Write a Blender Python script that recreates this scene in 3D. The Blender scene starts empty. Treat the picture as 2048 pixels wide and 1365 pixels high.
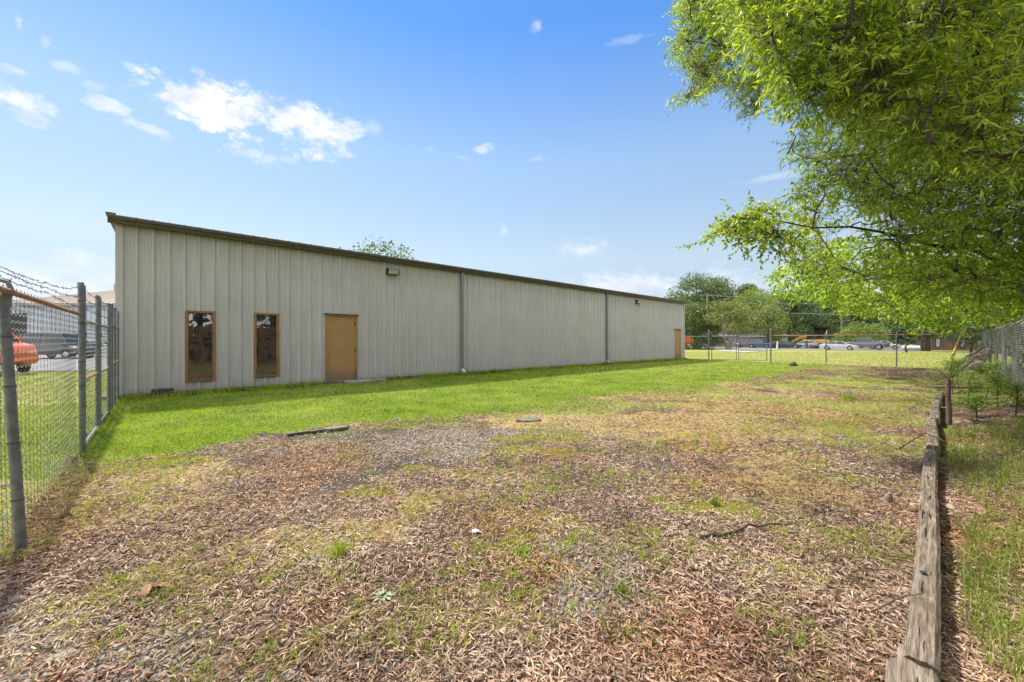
import bpy, math, random
import numpy as np
from mathutils import Vector, Matrix
R = math.radians
rng = np.random.default_rng(7)
random.seed(7)
sc = bpy.context.scene
col = sc.collection

# ------------------------------------------------------------------ camera
EYE = 1.47
F = 796.4                                   # focal length in photo pixels
cam_d = bpy.data.cameras.new('camera'); cam_d.lens = 14.0; cam_d.sensor_width = 36.0
cam_d.clip_start = 0.05; cam_d.clip_end = 6000
cam = bpy.data.objects.new('camera', cam_d); col.objects.link(cam)
cam.location = (0, 0, EYE); cam.rotation_euler = (R(90), 0, 0)
sc.camera = cam
sc.render.resolution_x = 1024; sc.render.resolution_y = 682

# ------------------------------------------------------------------ light
SUN_EL, SUN_DIR = 58.0, (-0.78, 0.625)
sl = bpy.data.lights.new('sun', 'SUN'); sl.energy = 3.7; sl.angle = R(1.8); sl.color = (1.0, 0.93, 0.82)
sun = bpy.data.objects.new('sun', sl); col.objects.link(sun)
sv = Vector((SUN_DIR[0], SUN_DIR[1], 0)).normalized() * math.cos(R(SUN_EL)) + Vector((0, 0, math.sin(R(SUN_EL))))
sun.rotation_euler = sv.to_track_quat('Z', 'Y').to_euler()
sun.location = (0, 0, 40)
sc.view_settings.view_transform = 'Standard'; sc.view_settings.look = 'None'
sc.view_settings.gamma = 1.0; sc.view_settings.exposure = 1.12

w = bpy.data.worlds.new('World'); sc.world = w; w.use_nodes = True
nt = w.node_tree; N = nt.nodes; L = nt.links
for n in list(N): N.remove(n)
out = N.new('ShaderNodeOutputWorld'); bg = N.new('ShaderNodeBackground'); L.new(bg.outputs[0], out.inputs[0])
bg.inputs[1].default_value = 0.12
sky = N.new('ShaderNodeTexSky'); sky.sky_type = 'NISHITA'; sky.sun_disc = False
sky.sun_elevation = R(SUN_EL); sky.sun_rotation = math.atan2(SUN_DIR[0], SUN_DIR[1])
sky.air_density = 1.0; sky.dust_density = 0.2; sky.ozone_density = 2.2; sky.altitude = 100
tc = N.new('ShaderNodeTexCoord')
def wn(t, **k):
    n = N.new(t)
    for a, b in k.items(): setattr(n, a, b)
    return n
def wm(op, a, b=None, c=None):
    n = wn('ShaderNodeMath', operation=op)
    for i, v in enumerate((a, b, c)):
        if v is None: continue
        if isinstance(v, (int, float)): n.inputs[i].default_value = v
        else: L.new(v, n.inputs[i])
    return n.outputs[0]
nrm = wn('ShaderNodeVectorMath', operation='NORMALIZE'); L.new(tc.outputs['Generated'], nrm.inputs[0])
DIR = nrm.outputs[0]
mp = wn('ShaderNodeMapping'); mp.inputs['Scale'].default_value = (1, 1, 1.7); L.new(DIR, mp.inputs[0])
def wnoise(scale, detail, rough, off=0.0):
    n = wn('ShaderNodeTexNoise'); n.inputs['Scale'].default_value = scale; n.inputs['Detail'].default_value = detail
    n.inputs['Roughness'].default_value = rough
    if off:
        m2 = wn('ShaderNodeVectorMath', operation='ADD'); m2.inputs[1].default_value = (off, off, off)
        L.new(mp.outputs[0], m2.inputs[0]); L.new(m2.outputs[0], n.inputs['Vector'])
    else: L.new(mp.outputs[0], n.inputs['Vector'])
    return n.outputs['Fac']
nA = wnoise(9, 8, 0.62); nB = wnoise(24, 9, 0.7, 3.3)
nz = wm('ADD', wm('MULTIPLY', wm('SUBTRACT', nA, 0.5), 3.2), wm('MULTIPLY', wm('SUBTRACT', nB, 0.5), 3.4))
# clouds: centre and half size (photo pixels turned into directions), strength, softness
CL = [(415,222,118,50,1.0,.9),(600,245,115,52,.95,1.2),(490,305,60,22,.8,1.2),(690,262,50,26,.6,.9),(310,262,50,16,.5,.9),
      (40,200,75,28,.85,1.3),(30,140,55,14,.45,1.),(215,208,55,12,.55,.9),(140,135,30,12,.35,1.),(185,168,25,12,.3,1.),(60,238,30,12,.4,1.),
      (1180,495,68,20,.5,1.6),(1008,462,9,15,.45,1.6),(962,300,26,10,.5,.9),(925,316,24,8,.3,1.),(695,312,30,9,.35,1.),
      (1075,52,18,13,.45,1.6),(1270,76,50,8,.22,1.),(38,45,10,24,.35,1.),(92,85,12,18,.3,1.),(510,322,20,8,.4,1.),(575,320,22,8,.25,1.),
      (1540,356,60,6,.25,1.),(1250,578,330,30,.65,1.4),(110,540,190,34,.6,1.4),(1075,318,20,6,.2,1.),(745,255,25,14,.3,1.),(860,300,25,8,.2,1.)]
acc = None
for (cx, cy, rx, ry, st, so) in CL:
    v = Vector(((cx-1024)/F, 1, (682.5-cy)/F)); ln = v.length; c = v.normalized()
    e = Vector((c.y, -c.x, 0)).normalized(); u = e.cross(c)
    sx = rx/F/(ln*ln)*1.12; sy = ry/F/ln*1.0
    d1 = wn('ShaderNodeVectorMath', operation='DOT_PRODUCT'); L.new(DIR, d1.inputs[0]); d1.inputs[1].default_value = e/sx
    d2 = wn('ShaderNodeVectorMath', operation='DOT_PRODUCT'); L.new(DIR, d2.inputs[0]); d2.inputs[1].default_value = u/sy
    a = wm('SUBTRACT', d1.outputs['Value'], c.dot(e/sx)); b = wm('SUBTRACT', d2.outputs['Value'], c.dot(u/sy))
    r2 = wm('SQRT', wm('ADD', wm('MULTIPLY', a, a), wm('MULTIPLY', b, b)))
    m = wm('SUBTRACT', wm('ADD', 1.2, nz), r2)
    ss = wn('ShaderNodeMapRange', interpolation_type='SMOOTHSTEP'); L.new(m, ss.inputs[0])
    ss.inputs[1].default_value = 0.0; ss.inputs[2].default_value = so; ss.inputs[3].default_value = 0; ss.inputs[4].default_value = st
    acc = ss.outputs[0] if acc is None else wm('MAXIMUM', acc, ss.outputs[0])
# pale band of far cloud low over the horizon
sx_ = wn('ShaderNodeSeparateXYZ'); L.new(DIR, sx_.inputs[0])
el = sx_.outputs[2]
bn = wnoise(4.0, 6, 0.6, 7.7)
bd = wn('ShaderNodeMapRange', interpolation_type='SMOOTHSTEP'); L.new(wm('ADD', el, wm('MULTIPLY', wm('SUBTRACT', bn, 0.5), 0.22)), bd.inputs[0])
bd.inputs[1].default_value = 0.165; bd.inputs[2].default_value = 0.08; bd.inputs[3].default_value = 0; bd.inputs[4].default_value = .55
acc = wm('MAXIMUM', acc, bd.outputs[0])
gm = wn('ShaderNodeGamma'); gm.inputs[1].default_value = 0.6; L.new(sky.outputs[0], gm.inputs[0])
tint = wn('ShaderNodeMix', data_type='RGBA', blend_type='MULTIPLY'); tint.inputs[0].default_value = 1.0
L.new(gm.outputs[0], tint.inputs[6])
tr_ = wn('ShaderNodeValToRGB'); L.new(el, tr_.inputs[0]); ee = tr_.color_ramp.elements
while len(ee) < 5: ee.new(.5)
for k, (p_, c_) in enumerate(((.0,(.66,.73,.86)),(.12,(1.04,1.06,1.12)),(.2,(1.28,1.25,1.2)),(.41,(1.08,1.27,1.42)),(.62,(.45,.90,1.56)))):
    ee[k].position = p_; ee[k].color = (*c_, 1)
L.new(tr_.outputs[0], tint.inputs[7])
mx = wn('ShaderNodeMix', data_type='RGBA'); L.new(acc, mx.inputs[0]); L.new(tint.outputs[2], mx.inputs[6])
cc = wn('ShaderNodeMix', data_type='RGBA'); cq = wn('ShaderNodeMapRange'); L.new(wnoise(14, 6, .6, 5.1), cq.inputs[0]); cq.inputs[1].default_value = .35; cq.inputs[2].default_value = .6
L.new(cq.outputs[0], cc.inputs[0]); cc.inputs[6].default_value = (3.1, 3.3, 3.75, 1); cc.inputs[7].default_value = (4.4, 4.4, 4.4, 1); L.new(cc.outputs[2], mx.inputs[7])
# unseen bright cloud, added overhead and behind the standpoint to brighten the shaded wall
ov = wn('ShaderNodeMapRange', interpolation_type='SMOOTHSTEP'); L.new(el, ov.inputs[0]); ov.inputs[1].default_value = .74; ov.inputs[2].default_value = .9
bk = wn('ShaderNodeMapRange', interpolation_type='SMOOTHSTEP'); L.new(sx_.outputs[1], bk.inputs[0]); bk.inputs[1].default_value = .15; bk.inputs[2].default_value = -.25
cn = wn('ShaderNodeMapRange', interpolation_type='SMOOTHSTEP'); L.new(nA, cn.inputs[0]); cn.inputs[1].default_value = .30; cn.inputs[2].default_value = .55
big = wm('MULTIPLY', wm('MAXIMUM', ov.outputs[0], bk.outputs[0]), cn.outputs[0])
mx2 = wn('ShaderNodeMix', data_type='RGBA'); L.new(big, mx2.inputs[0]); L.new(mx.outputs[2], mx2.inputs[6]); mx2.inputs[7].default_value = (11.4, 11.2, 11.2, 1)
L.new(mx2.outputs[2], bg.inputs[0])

# ------------------------------------------------------------------ helpers
def tag(o, label=None, cat=None, group=None, kind=None):
    if label: o['label'] = label
    if cat: o['category'] = cat
    if group: o['group'] = group
    if kind: o['kind'] = kind
    return o
def empty(name, loc, rz=0, label=None, cat=None, group=None):
    o = bpy.data.objects.new(name, None); col.objects.link(o)
    o.location = loc; o.rotation_euler = (0, 0, rz); o.empty_display_size = 0.2
    return tag(o, label, cat, group)
def origin(o):
    v = Vector((0, 0, 0))
    while o is not None: v += Vector(o.location); o = o.parent
    return v
def npmesh(name, V, F4=None, F3=None, mat=None, parent=None, loc=None, smooth=False, local=False):
    V = np.asarray(V, dtype=np.float64).reshape(-1, 3)
    if parent is not None and not local: V = V - np.array(origin(parent))
    if parent is None and loc is not None: V = V - np.array(loc)
    F4 = np.zeros((0, 4), int) if F4 is None else np.asarray(F4, int).reshape(-1, 4)
    F3 = np.zeros((0, 3), int) if F3 is None else np.asarray(F3, int).reshape(-1, 3)
    me = bpy.data.meshes.new(name)
    me.vertices.add(len(V)); me.vertices.foreach_set('co', V.astype(np.float32).ravel())
    nl = len(F4)*4+len(F3)*3
    me.loops.add(nl); me.loops.foreach_set('vertex_index', np.concatenate([F4.ravel(), F3.ravel()]).astype(np.int32))
    me.polygons.add(len(F4)+len(F3))
    st = np.concatenate([np.arange(len(F4))*4, len(F4)*4+np.arange(len(F3))*3]).astype(np.int32)
    me.polygons.foreach_set('loop_start', st)
    me.update(calc_edges=True); me.validate()
    if smooth: me.polygons.foreach_set('use_smooth', np.ones(len(me.polygons), dtype=bool))
    if mat: me.materials.append(mat)
    o = bpy.data.objects.new(name, me); col.objects.link(o)
    if parent is not None: o.parent = parent
    elif loc is not None: o.location = loc
    return o
class MB:
    def __init__(s): s.v = []; s.f = []
    def add(s, vs, fs):
        b = len(s.v); s.v += [tuple(v) for v in vs]; s.f += [tuple(b+i for i in f) for f in fs]; return s
    def box(s, x0, x1, y0, y1, z0, z1, M=None, taper=0):
        t = taper
        vs = [(x0,y0,z0),(x1,y0,z0),(x1,y1,z0),(x0,y1,z0),(x0+t,y0+t,z1),(x1-t,y0+t,z1),(x1-t,y1-t,z1),(x0+t,y1-t,z1)]
        if M: vs = [M @ Vector(v) for v in vs]
        return s.add(vs, [(0,3,2,1),(4,5,6,7),(0,1,5,4),(1,2,6,5),(2,3,7,6),(3,0,4,7)])
    def tube(s, pts, r, n=8, cap=True):
        pts = [Vector(p) for p in pts]; k = len(pts)
        rs = r if isinstance(r, (list, tuple)) else [r]*k
        b = len(s.v); prev = None
        for i, p in enumerate(pts):
            d = (pts[min(i+1,k-1)] - pts[max(i-1,0)])
            d = d.normalized() if d.length > 1e-9 else Vector((0,0,1))
            if prev is None:
                a = Vector((0,0,1)) if abs(d.z) < .9 else Vector((1,0,0)); x = d.cross(a).normalized()
            else:
                x = prev - d*prev.dot(d); x = x.normalized() if x.length > 1e-6 else d.orthogonal().normalized()
            prev = x; y = d.cross(x)
            for j in range(n):
                t = 2*math.pi*j/n; s.v.append(tuple(p + (x*math.cos(t)+y*math.sin(t))*rs[i]))
        for i in range(k-1):
            for j in range(n):
                s.f.append((b+i*n+j, b+i*n+(j+1)%n, b+(i+1)*n+(j+1)%n, b+(i+1)*n+j))
        if cap:
            s.f.append(tuple(b+j for j in range(n))[::-1]); s.f.append(tuple(b+(k-1)*n+j for j in range(n)))
        return s
    def lathe(s, prof, n=16, M=None):
        b = len(s.v)
        for (r, z) in prof:
            for j in range(n):
                t = 2*math.pi*j/n; p = Vector((r*math.cos(t), r*math.sin(t), z)); s.v.append(tuple(M @ p if M else p))
        for i in range(len(prof)-1):
            for j in range(n): s.f.append((b+i*n+j, b+i*n+(j+1)%n, b+(i+1)*n+(j+1)%n, b+(i+1)*n+j))
        s.f.append(tuple(b+j for j in range(n))[::-1]); s.f.append(tuple(b+(len(prof)-1)*n+j for j in range(n)))
        return s
    def build(s, name, mat, parent=None, loc=None, smooth=False, local=False, bevel=0):
        V = np.array(s.v, dtype=float)
        if parent is not None and not local: V = V - np.array(origin(parent))
        if parent is None and loc is not None: V = V - np.array(loc)
        me = bpy.data.meshes.new(name); me.from_pydata([tuple(v) for v in V], [], s.f); me.update()
        if smooth:
            me.polygons.foreach_set('use_smooth', np.ones(len(me.polygons), dtype=bool))
            try: me.set_sharp_from_angle(angle=R(40))
            except Exception: pass
        if mat: me.materials.append(mat)
        o = bpy.data.objects.new(name, me); col.objects.link(o)
        if parent is not None: o.parent = parent
        elif loc is not None: o.location = loc
        if bevel:
            m = o.modifiers.new('bevel', 'BEVEL'); m.width = bevel; m.segments = 2; m.limit_method = 'ANGLE'
        return o
def rib(P0, P1, r0, r1, n=3):
    """many straight prisms at once -> V, F4"""
    P0 = np.asarray(P0, float).reshape(-1,3); P1 = np.asarray(P1, float).reshape(-1,3); m = len(P0)
    r0 = np.broadcast_to(np.asarray(r0, float), (m,)); r1 = np.broadcast_to(np.asarray(r1, float), (m,))
    d = P1-P0; d /= np.linalg.norm(d, axis=1, keepdims=True)+1e-9
    a = np.where(np.abs(d[:,2:3]) < .9, np.array([[0,0,1.]]), np.array([[1.,0,0]]))
    x = np.cross(d, a); x /= np.linalg.norm(x, axis=1, keepdims=True)+1e-9; y = np.cross(d, x)
    V = np.zeros((m, 2*n, 3))
    for j in range(n):
        t = 2*math.pi*j/n; o = x*math.cos(t)+y*math.sin(t)
        V[:,j] = P0+o*r0[:,None]; V[:,n+j] = P1+o*r1[:,None]
    Fq = np.array([[j,(j+1)%n,n+(j+1)%n,n+j] for j in range(n)])
    F4 = (np.arange(m)*2*n)[:,None,None]+Fq[None]
    return V.reshape(-1,3), F4.reshape(-1,4)
def leaf_arrays(P, D, Nn, ln, wd, fold=0.25, droop=0.15):
    """folded pointed leaves: 5 verts, 2 quads each"""
    m = len(P); S = np.cross(D, Nn); S /= np.linalg.norm(S, axis=1, keepdims=True)+1e-9
    Nn = np.cross(S, D)
    ln = np.broadcast_to(ln, (m,))[:,None]; wd = np.broadcast_to(wd, (m,))[:,None]
    V = np.zeros((m,5,3))
    V[:,0] = P; mid = P+D*ln*.45
    V[:,1] = mid+S*wd*.5+Nn*wd*fold; V[:,2] = P+D*ln-Nn*ln*droop; V[:,3] = mid-S*wd*.5+Nn*wd*fold; V[:,4] = mid
    Fq = np.array([[0,4,2,1],[0,3,2,4]])
    return V.reshape(-1,3), ((np.arange(m)*5)[:,None,None]+Fq[None]).reshape(-1,4)
def cat4(parts):
    Vs, Fs, b = [], [], 0
    for V, Fq in parts:
        Vs.append(V); Fs.append(Fq+b); b += len(V)
    return np.concatenate(Vs), np.concatenate(Fs)
def unit(v): return v/(np.linalg.norm(v, axis=-1, keepdims=True)+1e-9)
def rnd_dirs(m): return unit(rng.normal(size=(m,3)))
def _h(i, j, s):
    t = np.sin(i*127.1+j*311.7+s*74.7)*43758.5453
    return t-np.floor(t)
def vn(x, y, s=0):
    xi = np.floor(x); yi = np.floor(y); fx = x-xi; fy = y-yi
    fx = fx*fx*(3-2*fx); fy = fy*fy*(3-2*fy)
    a = _h(xi,yi,s); b = _h(xi+1,yi,s); c = _h(xi,yi+1,s); d = _h(xi+1,yi+1,s)
    return (a*(1-fx)+b*fx)*(1-fy)+(c*(1-fx)+d*fx)*fy
def fbm(x, y, s=0, o=4):
    t = 0; a = .5; n = 0
    for k in range(o): t = t+a*vn(x*2**k, y*2**k, s+k*7); n += a; a *= .55
    return t/n
def sstep(a, b, x):
    t = np.clip((x-a)/(b-a), 0, 1); return t*t*(3-2*t)
def at(px, Z, py=None):
    """a place in the world at depth Z (metres ahead of the standpoint)"""
    X = (px-1024)/F*Z
    return Vector((X, Z, EYE+(682.5-py)/F*Z)) if py is not None else Vector((X, Z, 0))
def gp(px, py, e=EYE):
    Z = F*e/(py-682.5); return ((px-1024)/F*Z, Z)

# ------------------------------------------------------------------ site geometry
A = np.array([-9.514, 9.598]); ANG = math.atan2(.675, .738)
dB = np.array([math.cos(ANG), math.sin(ANG)]); nB_ = np.array([math.sin(ANG), -math.cos(ANG)])   # along wall, out of wall
WB = 0.17                                                                      # wall base height
LAWN = np.array([(-14,4.6),(-5.7,5.15),(-4.9,5.0),(-4.5,5.3),(-4.15,5.9),(-3.7,6.4),(-3.0,6.95),(-1.6,7.35),(-.25,8.3),(1.2,9.4),(2.8,10.7),(4.4,11.7),(7.9,14.0),(12.2,17.9),(17.2,22.6),(19.5,24.6),(200,220)])
def lawn_d(x, y):
    """signed distance to the lawn's edge, positive on the lawn"""
    x = np.asarray(x, float); y = np.asarray(y, float); best = np.full(np.shape(x), 1e9); sg = np.ones(np.shape(x))
    for (p, q) in zip(LAWN[:-1], LAWN[1:]):
        e = q-p; t = np.clip(((x-p[0])*e[0]+(y-p[1])*e[1])/(e@e), 0, 1)
        dx = x-(p[0]+t*e[0]); dy = y-(p[1]+t*e[1]); d = np.hypot(dx, dy)
        cr = e[0]*(y-p[1])-e[1]*(x-p[0])
        upd = d < best; best = np.where(upd, d, best); sg = np.where(upd, np.sign(cr), sg)
    return best*sg
def wall_d(x, y): return (x-A[0])*nB_[0]+(y-A[1])*nB_[1]
def wall_s(x, y): return (x-A[0])*dB[0]+(y-A[1])*dB[1]
def back_d(x, y):      # positive beyond the back fence
    return (x-21.42)*.735+(y-22.17)*.678
def tie_t(x, y): return (x-(1.062*y-.06))*.69
def fence_t(x, y): return (x-(1.85+1.093*y))*.675
def gz(x, y):
    x = np.asarray(x, float); y = np.asarray(y, float)
    wd = wall_d(x, y); s = wall_s(x, y)
    z = .085*sstep(5.5, .3, wd)*sstep(-3, -.2, s)*sstep(34, 30.5, s)*np.where(wd < -14, 0, 1)
    t = tie_t(x, y)
    z = z+.22*sstep(.1, 1.25, t)*sstep(14, 5, t)*sstep(-4, 1, y)*sstep(30, 18, y)
    far = sstep(34, 18, np.hypot(x, y))
    z = z+(.05*(fbm(x*.35, y*.35, 3)-.5)+.03*(fbm(x*2.3, y*2.3, 5)-.5))*far
    return z
def gzf(x, y): return float(gz(np.array([x]), np.array([y]))[0])
def gpt(px, py, dz=0):
    x, y = gp(px, py)
    for _ in range(3): x, y = gp(px, py, EYE-gzf(x, y))
    return Vector((x, y, gzf(x, y)+dz))

# ------------------------------------------------------------------ materials
def newmat(name):
    m = bpy.data.materials.new(name); m.use_nodes = True
    return m, m.node_tree.nodes, m.node_tree.links, m.node_tree.nodes['Principled BSDF']
def nmath(N, L, op, a, b=None):
    n = N.new('ShaderNodeMath'); n.operation = op
    for i, v in enumerate((a, b)):
        if v is None: continue
        if isinstance(v, (int, float)): n.inputs[i].default_value = v
        else: L.new(v, n.inputs[i])
    return n.outputs[0]
def nmix(N, L, f, a, b, bt='MIX'):
    n = N.new('ShaderNodeMix'); n.data_type = 'RGBA'; n.blend_type = bt
    for i, v in ((0, f), (6, a), (7, b)):
        if isinstance(v, (int, float)): n.inputs[i].default_value = v
        elif isinstance(v, (tuple, list)): n.inputs[i].default_value = (*v[:3], 1)
        else: L.new(v, n.inputs[i])
    return n.outputs[2]
def nnoise(N, L, scale, detail=4, rough=.55, vec=None, sc3=None):
    t = N.new('ShaderNodeTexCoord'); v = vec or t.outputs['Object']
    if sc3:
        m = N.new('ShaderNodeMapping'); m.inputs['Scale'].default_value = sc3; L.new(v, m.inputs[0]); v = m.outputs[0]
    n = N.new('ShaderNodeTexNoise'); n.inputs['Scale'].default_value = scale; n.inputs['Detail'].default_value = detail; n.inputs['Roughness'].default_value = rough
    L.new(v, n.inputs['Vector']); return n.outputs['Fac']
def nramp(N, L, f, stops):
    r = N.new('ShaderNodeValToRGB'); L.new(f, r.inputs[0]); e = r.color_ramp.elements
    while len(e) < len(stops): e.new(.5)
    for k, (p, c) in enumerate(stops):
        e[k].position = p; e[k].color = (*c, 1) if len(c) == 3 else c
    return r.outputs[0]
def nrange(N, L, f, a, b, c=0, d=1):
    n = N.new('ShaderNodeMapRange'); n.interpolation_type = 'SMOOTHSTEP'; L.new(f, n.inputs[0])
    for i, v in zip((1,2,3,4), (a,b,c,d)): n.inputs[i].default_value = v
    return n.outputs[0]
def pm(name, c1, c2=None, scale=8, rough=.6, metal=0, bump=0, bscale=None, sc3=None, lo=.35, hi=.65, spec=.5, coat=0):
    m, N, L, b = newmat(name)
    c2 = c2 or tuple(x*.8 for x in c1)
    f = nnoise(N, L, scale, 6, .6, sc3=sc3)
    L.new(nmix(N, L, nrange(N, L, f, lo, hi), c1, c2), b.inputs['Base Color'])
    b.inputs['Roughness'].default_value = rough; b.inputs['Metallic'].default_value = metal
    b.inputs['Specular IOR Level'].default_value = spec; b.inputs['Coat Weight'].default_value = coat
    if bump:
        bn = N.new('ShaderNodeBump'); bn.inputs['Strength'].default_value = bump; bn.inputs['Distance'].default_value = .02
        L.new(nnoise(N, L, bscale or scale*3, 5, .6, sc3=sc3), bn.inputs['Height']); L.new(bn.outputs[0], b.inputs['Normal'])
    return m
def leafmat(name, stops, trans=.35, rough=.45, tcol=None, spec=.4, patch=.6):
    """colour varies from leaf to leaf, and in loose patches"""
    m, N, L, b = newmat(name)
    g = N.new('ShaderNodeNewGeometry')
    f = nmath(N, L, 'ADD', nmath(N, L, 'MULTIPLY', g.outputs['Random Per Island'], 1-patch*.5), nmath(N, L, 'MULTIPLY', nmath(N, L, 'SUBTRACT', nnoise(N, L, patch, 4, .6), .4), 1.3*patch))
    c = nramp(N, L, f, stops)
    L.new(c, b.inputs['Base Color']); b.inputs['Roughness'].default_value = rough; b.inputs['Specular IOR Level'].default_value = spec
    if trans:
        t = N.new('ShaderNodeBsdfTranslucent'); L.new(nmix(N, L, 1, c, tcol or (1.6, 1.7, .7), 'MULTIPLY'), t.inputs[0])
        ms = N.new('ShaderNodeMixShader'); ms.inputs[0].default_value = trans
        o = [n for n in N if n.type == 'OUTPUT_MATERIAL'][0]
        L.new(b.outputs[0], ms.inputs[1]); L.new(t.outputs[0], ms.inputs[2]); L.new(ms.outputs[0], o.inputs[0])
    return m
M = {}
M['galv'] = pm('galvanised', (.235,.25,.27), (.15,.16,.175), 14, .5, .5, .08)
M['galv_wire'] = pm('galvanised_wire', (.16,.165,.165), (.09,.09,.088), 20, .55, .4)
M['dark_wire'] = pm('old_wire', (.05,.045,.042), (.09,.075,.065), 20, .6, .4)
M['rust'] = pm('rusty_pipe', (.36,.14,.06), (.30,.22,.17), 11, .8, .15, .3, lo=.4, hi=.62)
M['halfrust'] = pm('weathered_pipe', (.38,.33,.28), (.33,.17,.09), 7, .75, .2, .2)
M['gutter'] = pm('gutter_paint', (.10,.083,.072), (.07,.058,.052), 5, .5, .1, .05, sc3=(1,1,4))
M['rooftop'] = pm('roof_paint', (.20,.20,.195), (.15,.15,.145), 4, .5, .2)
M['spout'] = pm('downspout_paint', (.22,.245,.27), (.17,.19,.21), 6, .45, .2, .05)
M['spout_new'] = pm('bare_galvanised_metal', (.62,.65,.68), (.45,.48,.5), 9, .35, .6)
M['door'] = pm('door_paint', (.36,.205,.09), (.32,.18,.08), 3, .5, 0, .04)
M['frame'] = pm('window_frame_paint', (.27,.135,.052), (.20,.10,.04), 12, .6, 0, .1, sc3=(1,1,.2))
M['frame_dark'] = pm('window_sill_paint', (.16,.10,.055), (.11,.07,.04), 12, .7)
M['black'] = pm('black_rubber', (.02,.02,.02), (.03,.03,.03), 20, .7)
M['bronze'] = pm('lamp_housing', (.055,.05,.045), (.04,.035,.03), 20, .5, .3)
M['brass'] = pm('knob_metal', (.6,.57,.5), (.5,.47,.4), 20, .25, .9)
M['concrete'] = pm('concrete', (.30,.28,.26), (.20,.19,.17), 6, .9, 0, .3)
M['slab'] = pm('dirty_concrete', (.13,.11,.095), (.075,.062,.05), 5, .95, 0, .4)
M['block'] = pm('dark_block', (.045,.032,.026), (.075,.055,.045), 14, .9, 0, .5)
M['stone'] = pm('mossy_stone', (.16,.15,.12), (.09,.10,.05), 9, .95, 0, .5)
M['asphalt'] = pm('asphalt', (.16,.16,.165), (.12,.12,.125), 3, .9, 0, .2)
M['drive'] = pm('pale_concrete_paving', (.36,.35,.335), (.30,.29,.275), 2, .9, 0, .1)
M['white'] = pm('white_paint', (.72,.72,.70), (.6,.6,.58), 8, .5)
M['yellow'] = pm('machine_paint', (.55,.28,.035), (.42,.2,.03), 5, .5, 0, .1)
M['tyre'] = pm('tyre', (.02,.02,.022), (.03,.03,.03), 20, .85)
M['rim'] = pm('wheel_metal', (.42,.43,.45), (.3,.31,.33), 20, .3, .7)
M['carglass'] = pm('car_glass', (.025,.03,.035), (.02,.024,.028), 2, .08, 0, spec=.8)
M['bark'] = pm('bark', (.085,.065,.05), (.045,.035,.028), 12, .95, 0, .6, sc3=(1,1,.25))
M['twig'] = pm('twig_bark', (.09,.065,.045), (.05,.038,.03), 20, .9)
M['bark_pale'] = pm('pale_bark', (.20,.17,.14), (.12,.10,.08), 9, .9, 0, .4, sc3=(1,1,.3))
M['pole'] = pm('weathered_pole', (.24,.20,.155), (.17,.14,.11), 6, .9, 0, .3, sc3=(3,3,.3))
M['siding'] = pm('light_metal_siding', (.34,.38,.43), (.30,.335,.38), 3, .6)
M['tanroof'] = pm('tan_roof', (.27,.225,.19), (.22,.18,.15), 2, .7, sc3=(1,1,1))
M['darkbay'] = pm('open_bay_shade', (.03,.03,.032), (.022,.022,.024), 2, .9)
M['pinkwall'] = pm('pale_stucco', (.30,.26,.25), (.26,.225,.21), 2, .9)
M['brownroof'] = pm('brown_roof', (.22,.15,.12), (.17,.12,.10), 2, .9)
M['curtain'] = pm('window_blind', (.45,.50,.50), (.3,.34,.34), 8, .5, sc3=(1,1,5))
M['yellowpole'] = pm('yellow_plastic', (.55,.37,.06), (.45,.30,.06), 8, .5)

def mat_wallmetal():
    m, N, L, b = newmat('painted_steel_panel')
    t = N.new('ShaderNodeTexCoord'); sp = N.new('ShaderNodeSeparateXYZ'); L.new(t.outputs['Object'], sp.inputs[0])
    streak = nnoise(N, L, 5, 6, .65, sc3=(3.2,1,.16)); blot = nnoise(N, L, 1.1, 5, .6)
    c = nmix(N, L, nrange(N, L, streak, .3, .72), (.475,.458,.462), (.392,.38,.388))
    c = nmix(N, L, nmath(N, L, 'MULTIPLY', nrange(N, L, blot, .45, .7), .35), c, (.32,.315,.305))
    # algae stain hanging from the top and rusty splash dirt along the foot, ragged with the streaks
    pn = nmath(N, L, 'FLOOR', nmath(N, L, 'DIVIDE', nmath(N, L, 'SUBTRACT', sp.outputs[0], .30), .9144))
    wq = N.new('ShaderNodeTexWhiteNoise'); wq.noise_dimensions = '1D'; L.new(pn, wq.inputs['W'])
    c = nmix(N, L, nmath(N, L, 'MULTIPLY', wq.outputs[0], .30), c, (.35,.342,.345))
    runs = nnoise(N, L, 9, 5, .7, sc3=(2.5,1,.05)); c = nmix(N, L, nmath(N, L, 'MULTIPLY', nrange(N, L, runs, .62, .75), .35), c, (.22,.205,.17))
    top = nrange(N, L, nmath(N, L, 'ADD', sp.outputs[2], nmath(N, L, 'MULTIPLY', streak, 1.3)), 3.8, 5.2)
    c = nmix(N, L, nmath(N, L, 'MULTIPLY', top, .5), c, (.215,.215,.14))
    fine = nnoise(N, L, 4, 6, .7, sc3=(2,1,.8))
    foot = nrange(N, L, nmath(N, L, 'SUBTRACT', sp.outputs[2], nmath(N, L, 'MULTIPLY', fine, .75)), .0, -.36)
    c = nmix(N, L, nmath(N, L, 'MULTIPLY', foot, .75), c, (.25,.195,.155))
    L.new(c, b.inputs['Base Color']); b.inputs['Roughness'].default_value = .5; b.inputs['Metallic'].default_value = 0
    bn = N.new('ShaderNodeBump'); bn.inputs['Strength'].default_value = .3; bn.inputs['Distance'].default_value = .03
    L.new(nnoise(N, L, 1.6, 3, .5, sc3=(2.2,1,.5)), bn.inputs['Height']); L.new(bn.outputs[0], b.inputs['Normal'])
    return m
M['wall'] = mat_wallmetal()
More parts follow.
